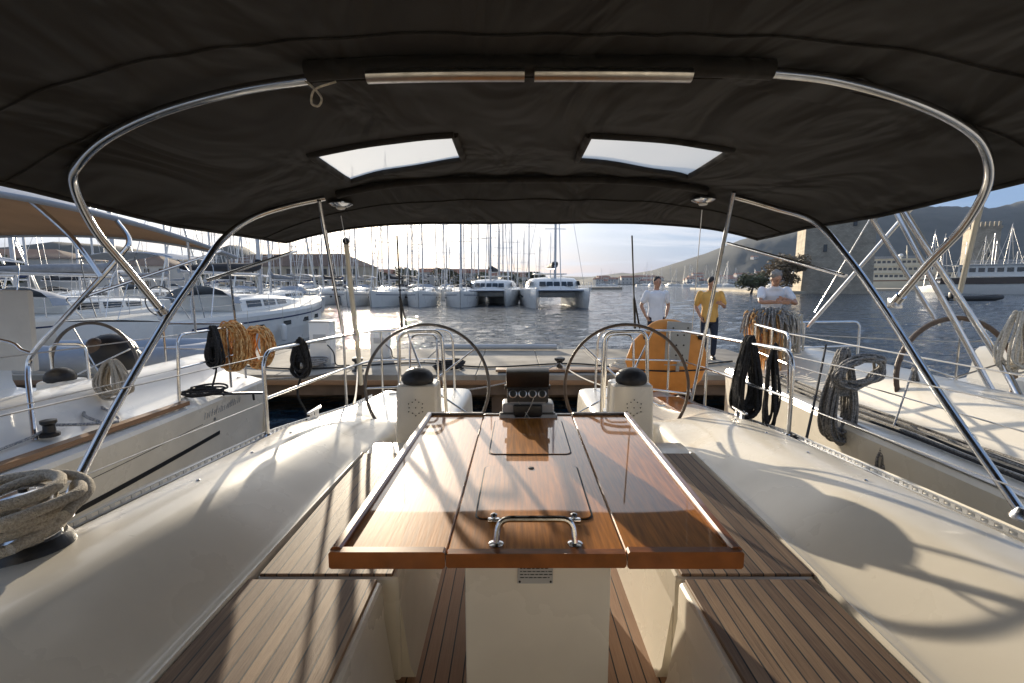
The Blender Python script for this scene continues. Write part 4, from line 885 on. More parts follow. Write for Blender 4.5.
J2 = dict(head=(.01, -.05, 1.645), tilt=(R(24), 0, R(25)), neck=(0, -.005, 1.49), pelvis=(0, 0, .94), chest=(0, 0, 1.33), armL=[(-.205, .01, 1.41), (-.275, .05, 1.14), (-.20, -.06, .93)], armR=[(.205, .01, 1.41), (.30, .03, 1.14), (.20, -.20, 1.20)], handL=(.4, -.3, -.8), handR=(-.9, -.3, .3), sideL=(.3, -1, 0), sideR=(0, -.3, 1), sleeve=.75, **legs)
person((4.24, 10.30, -1.64), R(-10), 'man in yellow shirt and jeans standing on the quay looking down with one arm bent', J2, yelT, jeans, hairD, 'short', 1.0)
J3 = dict(head=(-.03, -.24, 1.60), tilt=(R(26), 0, R(8)), neck=(0, -.13, 1.47), pelvis=(0, .05, .93), chest=(0, -.07, 1.30), armL=[(-.20, -.09, 1.39), (-.27, -.28, 1.20), (-.02, -.46, 1.20)], armR=[(.20, -.09, 1.39), (.29, -.26, 1.18), (.04, -.42, 1.26)], handL=(1, -.1, .0), handR=(-1, -.2, -.25), sideL=(0, -.2, 1), sideR=(0, -.2, 1), sleeve=.6, legL=[(-.09, .05, .88), (-.12, .0, .48), (-.13, .06, .09)], legR=[(.09, .05, .88), (.13, .0, .48), (.14, .06, .09)])
person((4.93, 9.15, -1.64), R(-8), 'grey-haired man in white T-shirt leaning forward over the rope bundle with forearms crossed', J3, whiteT, navy, hairG, 'long', 1.08)

# ================================================================ MARINA BOATS
def ring_rect(x0, x1, y0, y1): return [(x0, y0), (x1, y0), (x1, y1), (x0, y1)]
def sailboat(L, B, fb, detail, cover='sailblue', label='', group=None, mast=None, hood='sailblue', cat_='sailing yacht', name='sailing_boat'):
    root = empty(name, (0, 0, 0), label, cat_, group); n = 16 if detail else 8
    def hb(t):  # t 0 stern .. 1 bow
        return B/2*(min(1, .80+.5*t) if t < .4 else max(0.012, (1-((t-.4)/.6)**2.3)))
    def sh(t): return fb*(1+.22*t*t)
    def Y(t): return -L/2+L*t
    secs = []; dk = []
    for i in range(n+1):
        t = i/n; b = hb(t); z = sh(t); ov = .35*(t**4)*L*.05
        half = [(b*.80, -.4), (b*.91, 0), (b*.97, z*.45), (b, z*.92), (b*.985, z)]
        yy = [Y(t)-ov*2.2, Y(t)-ov*1.6, Y(t)-ov*.9, Y(t), Y(t)]
        left = [V((-x, y, zz)) for (x, zz), y in zip(half, yy)]; right = [V((x, y, zz)) for (x, zz), y in zip(half, yy)]
        secs.append(left+right[::-1]); 
        dk.append([V((x_*b*.985, Y(t), z+.05*(1-x_*x_))) for x_ in (-1, -.6, -.2, .2, .6, 1)])
    mb = MB()
    for a, b_ in zip(secs, secs[1:]):
        for rk in (range(0, 4), range(5, 9)):
            for k in rk: mb.quad(a[k], a[k+1], b_[k+1], b_[k])
    mb.add(secs[0], [list(range(10))])
    mb.build('hull', M['gelw'], root, 45)
    MB().loft(dk).build('deck', M['nonskid'], root, 45)
    if detail:
        mb = MB()
        for s in (-1, 1): mb.loft([[V((s*hb(t)*.995, Y(t), sh(t)*.80)), V((s*(hb(t)*.99+.004), Y(t), sh(t)*.76))] for t in [i/20 for i in range(1, 20)]])
        mb.build('stripe', M['sailblue'], root)
        for s in (-1, 1):
            for t in (.3, .42, .55, .66):
                b = hb(t)
                q = .97+.03*((.62-.45)/.47); MB().prism([V((s*(b*q+.012), Y(t)+a, sh(t)*z)) for a, z in ((-.28, .56), (.28, .56), (.28, .68), (-.28, .68))], (s*-.05, 0, 0)).build('hull_port', M['dglass'], root)
    # coachroof
    cs = []; ca, cb = .30, .74; m_ = 9
    for i in range(m_+1):
        u = i/m_; t = lerp(ca, cb, u); w = hb(t)*.62*(1-.35*u**3); h = .46*(1-u**2.2)*(fb/1.2)+.03; z = sh(t)+.02
        cs.append([V((-w, Y(t), z)), V((-w*.93, Y(t), z+h*.75)), V((-w*.75, Y(t), z+h)), V((0, Y(t), z+h*1.1)), V((w*.75, Y(t), z+h)), V((w*.93, Y(t), z+h*.75)), V((w, Y(t), z))])
    cab = MB().loft(cs, caps=True).build('cabin', M['gelw'], root, 30)
    for s in (-1, 1):
        if detail:
            for k in range(3):
                P = []
                for u in (lerp(.06, .62, k/3), lerp(.06, .62, k/3)+.15):
                    t = lerp(ca, cb, u); w = hb(t)*.62*(1-.35*u**3); h = .46*(1-u**2.2)*(fb/1.2)+.03; z = sh(t)+.02
                    P.append((V((s*(w*.985+.012), Y(t), z+h*.22)), V((s*(w*.94+.012), Y(t), z+h*.66))))
                MB().prism([P[0][0], P[1][0], P[1][1], P[0][1]], (s*-.03, 0, 0)).build('window', M['dglass'], cab)
        else:
            P = []
            for u in (.08, .55):
                t = lerp(ca, cb, u); w = hb(t)*.62*(1-.35*u**3); h = .46*(1-u**2.2)*(fb/1.2)+.03; z = sh(t)+.02
                P.append((V((s*(w*.985+.02), Y(t), z+h*.2)), V((s*(w*.94+.02), Y(t), z+h*.66))))
            MB().prism([P[0][0], P[1][0], P[1][1], P[0][1]], (s*-.05, 0, 0)).build('window', M['dglass'], cab)
    # front windows so that a bow-on view shows them too
    tm = .55; MB().box((0, Y(.67), sh(.67)+.02+.24*(fb/1.2)), (.5, .5, .03), Matrix.Rotation(R(-8), 3, 'X'), bev=.01, seg=1).build('deck_hatch', M['dglass'], root)
    # sprayhood
    hs = []
    for i in range(5):
        u = i/4; y = Y(ca)+lerp(-.55, .75, u); w = B*.30*(1-.12*u); h = .55*math.sin(math.pi*(.35+.65*(1-u)*.9)) if u < .99 else .06; z = sh(ca)+.32
        hs.append([V((w*math.cos(a), y, z+max(.05, (.62-.5*u*u))*math.sin(a))) for a in rng(0, math.pi, 8)+[math.pi]])
    MB().loft(hs).build('sprayhood', M[hood], root, 60)
    # mast, spreaders, boom, sail cover
    mh = mast or L*1.18; my = Y(.56); z0 = sh(.56)+.35
    r0 = .085 if detail else .09
    MB().tube([(0, my, z0), (0, my-.02, z0+mh)], [r0, r0*.8], 8).build('mast', M['alu'], root)
    for f in (.35, .62, .84) if detail else (.4, .72): MB().tube([(-B*.30*(1.2-f*.6), my-.12, z0+mh*f+.05), (0, my, z0+mh*f), (B*.30*(1.2-f*.6), my-.12, z0+mh*f+.05)], .03, 6).build('spreader', M['alu'], root)
    bl = L*.36; bz = z0+.95
    MB().tube([(0, my-.1, bz), (0, my-bl, bz+.05)], .07, 8).build('boom', M['alu'], root)
    MB().tube(cat([(0, my-.05, bz+.62), (0, my-.3, bz+.32), (0, my-bl*.5, bz+.24), (0, my-bl*.97, bz+.14)], 4), [.12, .14, .16, .17, .18, .18, .17, .17, .16, .15, .13, .11, .09], 8).build('sail_cover', M[cover], root, 60)
    tp = V((0, my, z0+mh)); sr = .011 if detail else .016
    MB().tube([tp, (0, Y(.985), sh(.985)+.1)], [.03, .055 if detail else .06], 6).build('furled_sail', M['gelw'], root)
    for q in ((0, Y(.01), sh(0)), (-hb(.53)*.93, my-.3, sh(.55)), (hb(.53)*.93, my-.3, sh(.55))): MB().tube([tp-V((0, 0, mh*.03)), q], sr, 5).build('stay', M['steel_b'], root)
    MB().ball(tp+V((.1, 0, .15)), (.05, .05, .05), n=6, m=4).tube([tp, tp+V((.12, 0, .5))], .012, 5).build('masthead_gear', M['alu'], root)
    if detail:
        for s in (-1, 1):
            mb = MB(); P = [V((s*hb(t)*.95, Y(t), sh(t)+.62)) for t in [.06+.84*i/12 for i in range(13)]]
            mb.tube(P, .006, 5).tube([p-V((0, 0, .3)) for p in P], .005, 5).build('lifeline', M['steel_b'], root)
            for i in range(0, 13, 2): MB().tube([P[i]-V((0, 0, .62)), P[i]], .013, 6).build('stanchion', M['steel'], root)
        MB().tube(bendpath([V((-hb(.9)*.9, Y(.9), sh(.9))), V((-hb(.9)*.9, Y(.91), sh(.9)+.62)), V((0, Y(1.0), sh(1)+.62)), V((hb(.9)*.9, Y(.91), sh(.9)+.62)), V((hb(.9)*.9, Y(.9), sh(.9)))], .3), .018, 8).build('pulpit', M['steel'], root)
        MB().tube(bendpath([V((-B*.38, Y(.06), fb)), V((-B*.38, Y(.02), fb+.65)), V((B*.38, Y(.02), fb+.65)), V((B*.38, Y(.06), fb))], .2), .018, 8).build('pushpit', M['steel'], root)
        w = MB().tube(ring((0, Y(.13), fb+.5), .45, 28), .02, 6, closed=True).build('steering_wheel', M['leather'], root)
        MB().box((0, Y(.14), fb+.25), (.3, .3, .6), bev=.06).build('helm_pedestal', M['gelw'], root)
        # bimini
        MB().loft([[V((B*.36*s_, Y(.04)+y*1.9, fb+1.75+.22*(1-s_*s_)-.1*abs(y-.5))) for s_ in (-1, -.75, -.4, 0, .4, .75, 1)] for y in (0, .3, .6, 1)]).build('bimini_canvas', M[hood], root, 60)
        for y in (.1, .9):
            MB().tube(cat([V((-B*.40, Y(.04)+.95+(y-.5)*.4, fb)), V((-B*.39, Y(.04)+.95+(y-.5)*1.2, fb+1.2)), V((-B*.3, Y(.04)+y*1.9, fb+1.78)), V((0, Y(.04)+y*1.9, fb+1.92)), V((B*.3, Y(.04)+y*1.9, fb+1.78)), V((B*.39, Y(.04)+.95+(y-.5)*1.2, fb+1.2)), V((B*.40, Y(.04)+.95+(y-.5)*.4, fb))], 4), .016, 6).build('bimini_hoop', M['steel'], root)
    return root
random.seed(100)
def place(o, x, y, rz, label=None, s=1):
    o.location = (x, y, WZ); o.rotation_euler.z = rz; o.scale = (s, s, s)
    if label: o['label'] = label
    return o
pA1 = sailboat(13.5, 4.1, 1.35, True, 'saildark', group='sailing yachts moored beyond the left end of the quay', hood='bluegrey')
GA = 'sailing yachts moored beyond the left end of the quay'
place(pA1, -10.75, 19.8, R(-1), 'nearest big white yacht beyond the quay, its whole starboard hull and bow in view')
pA2 = sailboat(12.5, 3.9, 1.3, True, 'sailgrey', group=GA, hood='bluegrey')
rowA = [(pA2, -16.2, 19.0, R(-3), 'white yacht second from the bow-forward big white yacht, showing over its deck'), (None, -20.8, 19.5, R(1), 'white yacht third in the left row, behind the tan bimini poles'), (None, -25.5, 19.0, R(-2), 'white yacht fourth in the left row, partly behind the tan bimini'), (None, -30.2, 18.5, R(2), 'white yacht fifth in the left row, seen under the tan bimini')]
for i, (o, x, y, rz, lb) in enumerate(rowA):
    if o is None: o = copy_tree(pA1 if i % 2 else pA2)
    place(o, x, y, rz, lb, 1-.02*i)
# fenders hanging on the near big yacht
f0 = None
for i, y in enumerate((15.0, 17.4, 20.0)):
    if f0 is None:
        f0 = empty('fender', (0, 0, 0), 'white cylindrical fender hanging on the starboard side of the nearest big white yacht', 'fender', 'fenders on the nearest big white yacht')
        MB().lathe([(.02, -.32), (.10, -.28), (.115, -.2), (.115, .2), (.10, .28), (.02, .34)], (0, 0, 0), 14).build('fender_body', M['gelw'], f0); MB().tube([(0, 0, .3), (0, 0, .95)], .008, 5).build('fender_line', M['r_white'], f0); o = f0
    else: o = copy_tree(f0)
    o.location = (-8.60, y+.6, WZ+.55)
# row B: bows towards us about 45 m away
GB = 'sailing yachts moored bow-out across the basin'
pB1 = sailboat(12, 3.8, 1.35, True, 'saildark', group=GB, hood='saildark')
pB2 = sailboat(11, 3.6, 1.3, True, 'sailgrey', group=GB, hood='bluegrey')
labs = ['bow-out yacht directly above the glitter of the sun on the water', 'bow-out yacht just right of the sun glitter', 'bow-out yacht left of the two catamarans', 'bow-out yacht with its hull partly behind the pale flagpole', 'bow-out yacht beyond the bow of the nearest big white yacht', 'bow-out yacht furthest left across the basin', 'bow-out yacht between the third boat and the smaller catamaran']
spots = [(-13.2, 53), (-9.6, 52.5), (-5.4, 52.0), (-17.2, 54), (-21.5, 56), (-26.0, 58), (-1.2, 60)]
for i, ((x, y), lb) in enumerate(zip(spots, labs)):
    o = pB1 if i == 0 else pB2 if i == 1 else copy_tree((pB1, pB2)[i % 2])
    place(o, x, y, R(180+random.uniform(-9, 9)), lb, random.uniform(.94, 1.06))
def catamaran(label, cover='saildark'):
    root = empty('catamaran', (0, 0, 0), label, 'catamaran', 'catamarans moored bow-out across the basin')
    L, B = 12.5, 6.8
    for s in (-1, 1):
        secs = []
        for i in range(13):
            t = i/12; b = .95*(1 if t < .5 else max(.02, 1-((t-.5)/.5)**2.4)); z = 1.65+.25*t
            y = -L/2+L*t
            secs.append([V((s*2.5+q*b, y-(.4*t**6 if zz < .3 else 0), zz)) for q, zz in ((-.55, -.4), (-.72, .0), (-.85, .8), (-1, z), (-.6, z+.12), (.6, z+.12), (1, z), (.85, .8), (.72, 0), (.55, -.4))])
        h = MB().loft(secs, closed=True, caps=True).build('hull', M['gelw'], root, 45)
        MB().loft([[V((s*(2.5+.0)+s*(.86+.02)*(1 if t < .5 else max(.02, 1-((t-.5)/.5)**2.4)), -L/2+L*t, z)) for z in (.95, 1.15)] for t in (.35, .42, .5, .56)]).build('hull_window', M['dglass'], h)
    MB().box((0, -1.4, 1.35), (4.6, 8.6, .7), bev=.18).build('bridge_deck', M['gelw'], root)
    MB().box((0, 3.9, 1.7), (4.0, 2.3, .03)).build('trampoline', M['saildark'], root)
    MB().tube([(-2.5, 5.2, 1.75), (2.5, 5.2, 1.75)], .1, 8).build('crossbeam', M['alu'], root)
    secs = []
    for y, w, h in ((-4.2, 2.5, .7), (-3.6, 2.6, 1.25), (0, 2.55, 1.3), (1.3, 2.3, 1.15), (2.2, 1.9, .65), (2.7, 1.6, .1)):
        secs.append([V((w*q, y-(.7*abs(q)**3 if y > 1 else 0), 1.7+h*z)) for q, z in ((-1.08, 0), (-1.0, .7), (-.85, .96), (-.4, 1.04), (.4, 1.04), (.85, .96), (1.0, .7), (1.08, 0))])
    cb = MB().loft(secs, caps=True).build('cabin', M['gelw'], root, 40)
    # front windows
    for k in range(5):
        a0 = -1.75+.72*k; a1 = a0+.62
        def fp(x, z): return V((x, 2.05-(.7*abs(x/2.2)**3)+(.95-z)*.55, 1.7+z))
        MB().prism([fp(a0, .42), fp(a1, .42), fp(a1*.98, .86), fp(a0*.98, .86)], (0, .05, .03)).build('window', M['dglass'], cb)
    for s in (-1, 1):
        for y in (-2.9, -1.5, -.1): MB().prism([V((s*2.64, y, 2.2)), V((s*2.64, y+1.1, 2.2)), V((s*2.50, y+1.1, 2.68)), V((s*2.50, y, 2.68))], (s*.05, 0, 0)).build('window', M['dglass'], cb)
    MB().box((0, -3.6, 3.45), (3.6, 2.6, .12), bev=.05).build('hardtop', M['gelw'], root)
    for s in (-1, 1): MB().tube([(s*1.6, -4.7, 1.9), (s*1.6, -4.7, 3.4)], .04, 6).build('hardtop_post', M['steel'], root)
    MB().tube([(0, 1.0, 2.9), (0, .95, 19.5)], [.13, .1], 8).build('mast', M['alu'], root)
    for f in (8, 13): MB().tube([(-1.1, .8, f), (0, .95, f), (1.1, .8, f)], .035, 6).build('spreader', M['alu'], root)
    MB().tube([(0, .8, 3.9), (0, -5.0, 4.1)], .11, 8).build('boom', M['alu'], root)
    MB().tube(cat([(0, .8, 4.6), (0, .5, 4.3), (0, -2, 4.3), (0, -4.9, 4.25)], 4), [.3, .32, .34, .34, .34, .34, .33, .32, .30, .28, .26, .22, .18], 10).build('sail_bag', M[cover], root, 60)
    for q in ((0, 5.2, 1.8), (-3.3, .2, 1.9), (3.3, .2, 1.9)): MB().tube([(0, .95, 18.5), q], .02 if q[0] else .05, 5).build('stay', M['steel_b'], root)
    for s in (-1, 1):
        P = [V((s*3.35, y, 2.45)) for y in (-5, -3, -1, 1, 3)]+[V((s*2.9, 5.4, 2.5)), V((s*2.5, 5.9, 2.55))]
        MB().tube(P, .012, 5).build('lifeline', M['steel_b'], root)
        for p in P: MB().tube([p-V((0, 0, .7)), p], .018, 5).build('stanchion', M['steel'], root)
    return root
c1 = catamaran('smaller catamaran moored to the left of the other one'); place(c1, -2.3, 55, R(174), None, .92)
c2 = copy_tree(c1); place(c2, 4.35, 50.5, R(183), 'larger catamaran standing rightmost in the bow-out row', .98)
# rows further back: masts and hulls packed behind
GC = 'sailing yachts packed in the back rows of the marina'
pC = [sailboat(L, B, 1.2, False, cv, 'white sailing yacht packed among the masts in the back rows of the marina', GC, hood=hd) for L, B, cv, hd in ((12, 3.8, 'sailblue', 'canvas_white'), (10, 3.4, 'sailgrey', 'bluegrey'), (13.5, 4.1, 'saildark', 'saildark'))]
k = 0
for Y, x0, x1, st in ((70, -44, 5, 4.4), (84, -58, 7, 4.9), (104, -66, 9, 5.6), (128, -74, 11, 7.0)):
    x = x0+random.uniform(0, 2)
    while x < x1:
        o = pC[k] if k < 3 else copy_tree(random.choice(pC))
        place(o, x, Y+random.uniform(-1.5, 1.5), R(random.choice((0, 180))+random.uniform(-6, 6)), None, random.uniform(.82, 1.12)); k += 1; x += st*random.uniform(.85, 1.2)
GR = 'sailing yachts in the second left row'
for i in range(11):
    o = copy_tree(random.choice((pA2, pA2, pA1)) if i < 4 else random.choice(pC)); o['group'] = GR; o['label'] = 'white sailing yacht in the second left row, seen between the masts of the nearer ones'
    place(o, -17.5-4.6*i, 36+random.uniform(-1, 1), R(random.choice((0, 180))+random.uniform(-4, 4)), None, random.uniform(.9, 1.05))
GL = 'sailing yachts along the left shore'
x = 0
for i in range(12):
    o = copy_tree(random.choice(pC)); o['label'] = 'white sailing yacht moored in front of the long stone building on the left shore'; o['group'] = GL
    place(o, -38-5.2*i-random.uniform(0, 1.5), 42+random.uniform(-3, 3), R(random.uniform(-6, 6)), None, random.uniform(.85, 1.05))
GD = 'small sailing boats anchored off the far town'
for i in range(34):
    o = copy_tree(random.choice(pC)); o['label'] = 'tiny white sailing boat off the far shore below the big hill'; o['group'] = GD
    Y = random.uniform(330, 470); px = random.uniform(588, 770); place(o, (px-512)/480*Y, Y, R(random.uniform(0, 360)), None, random.uniform(.8, 1.1))
# mega yacht and dark-hulled motor yacht on the right
def motoryacht(label, L, B, tiers, hullm, upm, x, y, rz, fb=3.2, band=.5, bm_='teakrail'):
    root = empty('motor_yacht', (0, 0, 0), label, 'motor yacht'); secs = []
    for i in range(15):
        t = i/14; b = B/2*(min(1, .85+.4*t) if t < .45 else max(.03, 1-((t-.45)/.55)**2.2)); z = fb*(1+.35*t**2); yy = -L/2+L*t
        secs.append([V((-b*.85, yy-.9*t**3, -.5)), V((-b*.92, yy-.6*t**3, 0)), V((-b, yy, z)), V((-b*.96, yy, z+.02)), V((b*.96, yy, z+.02)), V((b, yy, z)), V((b*.92, yy-.6*t**3, 0)), V((b*.85, yy-.9*t**3, -.5))])
    MB().loft(secs, closed=True, caps=True).build('hull', M[hullm], root, 40)
    MB().loft([[V((s[5].x*1.004, s[5].y, s[5].z-.05)), V((s[5].x*1.002, s[5].y, s[5].z-band))] for s in secs]).loft([[V((s[2].x*1.004, s[2].y, s[2].z-.05)), V((s[2].x*1.002, s[2].y, s[2].z-band))] for s in secs]).build('sheer_band', M[bm_], root)
    z = fb+.2
    for k in range(tiers):
        a, b_ = -L*(.42-.05*k), L*(.22-.09*k); w = B*(.42-.035*k); h = 2.5
        body = MB().loft([[V((q*w, yy, z+zz)) for q, zz in ((-1, 0), (-.97, h), (.97, h), (1, 0))] for yy in (a, b_)]+[[V((q*w*.8, b_+2.2, z+zz)) for q, zz in ((-1, 0), (-.97, .3), (.97, .3), (1, 0))]], closed=True, caps=True).build('deckhouse', M[upm], root, 30)
        nW = int((b_-a)/1.5)
        for s in (-1, 1):
            for i in range(nW):
                y0 = a+.4+i*1.5
                if y0+1.05 > b_: break
                MB().prism([V((s*w*1.0, y0, z+1.0)), V((s*w*1.0, y0+1.05, z+1.0)), V((s*w*.982, y0+1.05, z+1.9)), V((s*w*.982, y0, z+1.9))], (s*.05, 0, 0)).build('window', M['dglass'], body)
        MB().box((0, (a+b_)/2-.8, z+h+.08), (w*2.25, b_-a+3.2, .16), bev=.04).build('deck_overhang', M[upm], root)
        for s in (-1, 1):
            MB().tube([(s*w*1.1, a-.8, z+h+1.0), (s*w*1.1, b_-.5, z+h+1.0)], .04, 5).tube([(s*w*1.1, a-.8, z+h+.55), (s*w*1.1, b_-.5, z+h+.55)], .03, 5).build('guard_rail', M['steel_b'], root)
        z += h+.16
    MB().tube([(0, -2, z), (0, -2.4, z+5)], [.25, .1], 8).box((0, -2.2, z+2.6), (3.2, .5, .2)).build('mast', M[upm], root)
    for s in (-.35, .35): MB().ball((s*B*.4, -4, z+1.2), .75, n=12, m=8).tube([(s*B*.4, -4, z), (s*B*.4, -4, z+.8)], .2, 8).build('radome', M['gelw'], root)
    root.location = (x, y, WZ); root.rotation_euler.z = rz; return root
warm = mat('warm_white_paint', (.74, .66, .50), .4, var=.1, vscale=.4); M['warm'] = warm; M['navyhull'] = mat('dark_brown_hull', (.05, .035, .03), .25)
motoryacht('large cream motor yacht with tiered decks moored beyond the stone tower', 50, 9, 3, 'warm', 'warm', 152, 184, R(-124), 3.4)
motoryacht('white motor yacht with brown sheer band at the right edge', 36, 7.5, 1, 'gelw', 'gelw', 112, 99, R(-146), 3.6, 1.5, 'navyhull')
t = empty('inflatable_dinghy', (62, 66, WZ), 'dark inflatable dinghy afloat below the motor yacht at the right edge', 'dinghy')
MB().tube(bendpath([V((59.5, 64.6, WZ+.3)), V((65.5, 65.2, WZ+.35)), V((67.5, 66.2, WZ+.55)), V((65.4, 67.2, WZ+.35)), V((59.4, 66.9, WZ+.3))], .9), .33, 12).build('tube_hull', M['rubber'], t)
MB().box((63, 66, WZ+.2), (5, 1.6, .2), bev=.05).build('floor', M['grey'], t); MB().box((60, 65.8, WZ+.7), (.5, .5, .9), bev=.1).build('outboard', M['black'], t)
# ================================================================ LAND, TOWN, TREES
def hill(name, prof, Rs, Rr, a0=None, seed=0, steps=26, m='hillgreen', rough=1.0, cols=150):
    """terrain band between the shore radius and the ridge radius; prof: picture column -> ridge row (horizon 283)"""
    secs = []; x0, x1 = prof[0][0], prof[-1][0]
    for i in range(cols+1):
        px = lerp(x0, x1, i/cols); y = interp(px, prof); u = (px-512)/F; dirv = V((u, 1, 0))
        Hh = (283-y)/F*Rr; col = []
        for j in range(steps+1):
            t = j/steps; r = lerp(Rs, Rr*1.25, t); q = min(1, (r-Rs)/(Rr-Rs)); p = dirv*r
            base_ = Hh*(q*q*(3-2*q)) if r <= Rr else Hh*(1-.25*(r-Rr)/(Rr*.25))
            nz = noise.fractal(V((p.x/(Rr*.10), p.y/(Rr*.10), seed)), .9, 2.1, 6)
            gz = noise.fractal(V((p.x/(Rr*.012), p.y/(Rr*.012), seed+9)), .8, 2, 4)
            hgt = base_+Hh*.10*nz*q*(1.2-q)*rough+Hh*.018*gz*min(1, q*4)
            col.append(V((p.x, p.y, WZ-1+(1.3 if q > 0 else 0)+(hgt-WZ*q*.0)*1.0+(2.4*q))))
        secs.append(col)
    return tag(MB().loft(secs).build(name, M[m], None, 80), kind='structure')
hill('hill', [(556, 283), (600, 277), (632, 274), (650, 271), (680, 262), (700, 256), (720, 249), (735, 243), (760, 236), (800, 223), (850, 214), (915, 211), (980, 211), (1024, 203), (1200, 188), (1500, 170)], 560, 1150, seed=1, cols=220)
hill('far_hills', [(380, 281), (440, 279), (520, 278), (560, 276.5), (590, 277), (620, 273), (640, 274), (700, 272), (760, 276)], 1300, 1700, seed=4, cols=90)
hill('left_hill', [(-700, 235), (-300, 245), (0, 250), (60, 244), (120, 247), (150, 252), (190, 258), (212, 258), (224, 250), (236, 246), (250, 249), (264, 258), (300, 261), (340, 266), (400, 272), (450, 275), (520, 279), (556, 282.5)], 175, 330, seed=7, cols=160, rough=.5)
# left shore ground (quay the buildings stand on)
sh = MB().prism([(-260, 62, -3.2), (-62, 62, -3.2), (-30, 150, -3.2), (40, 175, -3.2), (40, 182, -3.2), (-260, 182, -3.2)], (0, 0, 1.7)); tag(sh.build('left_shore', M['concrete'], None), kind='structure')
def house(name, label, group, c, sz, rz, rm, rh=1.6, floors=2, nwin=4, gable=True, wm='plaster'):
    t = empty(name, (0, 0, 0), label, 'house' if name != 'long_building' else 'building', group); w, d, h = sz
    MB().box((0, 0, h/2), (w, d, h)).build('wall', M[wm], t)
    if gable: MB().prism([(-w/2-.3, -d/2-.3, h), (-w/2-.3, d/2+.3, h), (-w/2-.3, 0, h+rh)], (w+.6, 0, 0)).build('roof', M[rm], t)
    else: MB().add([(-w/2-.3, -d/2-.3, h), (w/2+.3, -d/2-.3, h), (w/2+.3, d/2+.3, h), (-w/2-.3, d/2+.3, h), (-w/2+d/2, 0, h+rh), (w/2-d/2, 0, h+rh)], [[0, 1, 5, 4], [1, 2, 5], [2, 3, 4, 5], [3, 0, 4], [3, 2, 1, 0]]).build('roof', M[rm], t)
    for f in range(floors):
        for i in range(nwin):
            x = -w/2+w*(i+.5)/nwin; z = h*(f+.52)/floors; ww = min(1.0, w/nwin*.4); hh = min(1.7, h/floors*.5)
            MB().box((x, -d/2-.02, z), (ww, .10, hh)).build('window', M['win'], t)
    t.location = c; t.rotation_euler.z = rz; return t
GZ = -1.5
house('long_building', 'long pale stone building with a brown hipped roof in the middle of the left shore', None, (-53, 120, GZ), (36, 12, 5.4), R(-6), 'roof', 3.2, 2, 16, False, 'stone')
house('long_building', 'low white waterfront building with tall dark openings under the tan bimini', None, (-84, 72, GZ), (38, 9, 5.0), R(10), 'roof', 1.6, 1, 9, False)
house('long_building', 'pale building with a brown roof left of the long stone building', None, (-84, 104, GZ), (26, 10, 5.0), R(4), 'roof', 2.4, 2, 9, False, 'plaster')
random.seed(77)
h0 = [house('house', 'small pale house with a terracotta roof on the wooded left hillside', 'houses on the left hillside', (0, 0, 0), s_, 0, 'rooft', 1.8, 2, 3) for s_ in ((9, 8, 6), (12, 8, 5))]
for i in range(20):
    o = h0[i] if i < 2 else copy_tree(random.choice(h0)); Y = random.uniform(186, 225); px = random.uniform(150, 520)
    q = (Y-175)/155; yy = interp(px, [(-700, 235), (0, 250), (180, 258), (235, 254), (300, 264), (400, 272), (520, 279)]); Hh = (283-yy)/F*330
    o.location = ((px-512)/F*Y, Y, WZ-.5+Hh*q*q*(3-2*q)+2*q); o.rotation_euler.z = R(random.uniform(-25, 25))
h1 = [house('house', 'tiny pale house with a terracotta roof at the foot of the big hill', 'houses of the far town', (0, 0, 0), s_, 0, 'rooft', 2.2, 2, 3) for s_ in ((10, 9, 7), (14, 10, 9), (9, 9, 5))]
for i in range(95):
    o = h1[i] if i < 3 else copy_tree(random.choice(h1)); px = random.uniform(590, 1040) if i > 20 else random.uniform(590, 800); Rr = 575+abs(random.gauss(0, 55))
    q = (Rr-560)/590; yy = interp(px, [(556, 283), (632, 274), (680, 262), (735, 243), (800, 223), (850, 214), (1024, 203)]); Hh = (283-yy)/F*1150
    o.location = ((px-512)/F*Rr, Rr, WZ-.4+Hh*q*q*(3-2*q)+2.4*q); o.rotation_euler.z = R(random.uniform(-30, 30))
# stone tower
def block_stone(name):
    m = bpy.data.materials.new(name); N, L = nt(m); b = N['Principled BSDF']; tc = N.new('ShaderNodeTexCoord'); mp = N.new('ShaderNodeMapping'); L.new(tc.outputs['Object'], mp.inputs[0]); mp.inputs['Rotation'].default_value = (R(90), 0, 0)
    br = N.new('ShaderNodeTexBrick'); br.inputs['Scale'].default_value = .9; br.inputs['Color1'].default_value = (.46, .40, .31, 1); br.inputs['Color2'].default_value = (.36, .32, .25, 1); br.inputs['Mortar'].default_value = (.24, .21, .17, 1); br.inputs['Mortar Size'].default_value = .015; L.new(mp.outputs[0], br.inputs['Vector'])
    n = N.new('ShaderNodeTexNoise'); n.inputs['Scale'].default_value = .5; n.inputs['Detail'].default_value = 9; L.new(tc.outputs['Object'], n.inputs[0])
    mx = N.new('ShaderNodeMix'); mx.data_type = 'RGBA'; mx.blend_type = 'MULTIPLY'; mx.inputs[0].default_value = .7; L.new(br.outputs[0], mx.inputs[6]); rm = N.new('ShaderNodeMapRange'); rm.inputs[1].default_value = .3; rm.inputs[2].default_value = .65; rm.inputs[3].default_value = .55; L.new(n.outputs[0], rm.inputs[0]); L.new(rm.outputs[0], mx.inputs[7])
    L.new(mx.outputs[2], b.inputs['Base Color']); b.inputs['Roughness'].default_value = .95
    bp = N.new('ShaderNodeBump'); bp.inputs['Distance'].default_value = .2; bp.inputs['Strength'].default_value = .8; L.new(n.outputs[0], bp.inputs['Height']); L.new(bp.outputs[0], b.inputs['Normal']); return m
stone = block_stone('block_stone')
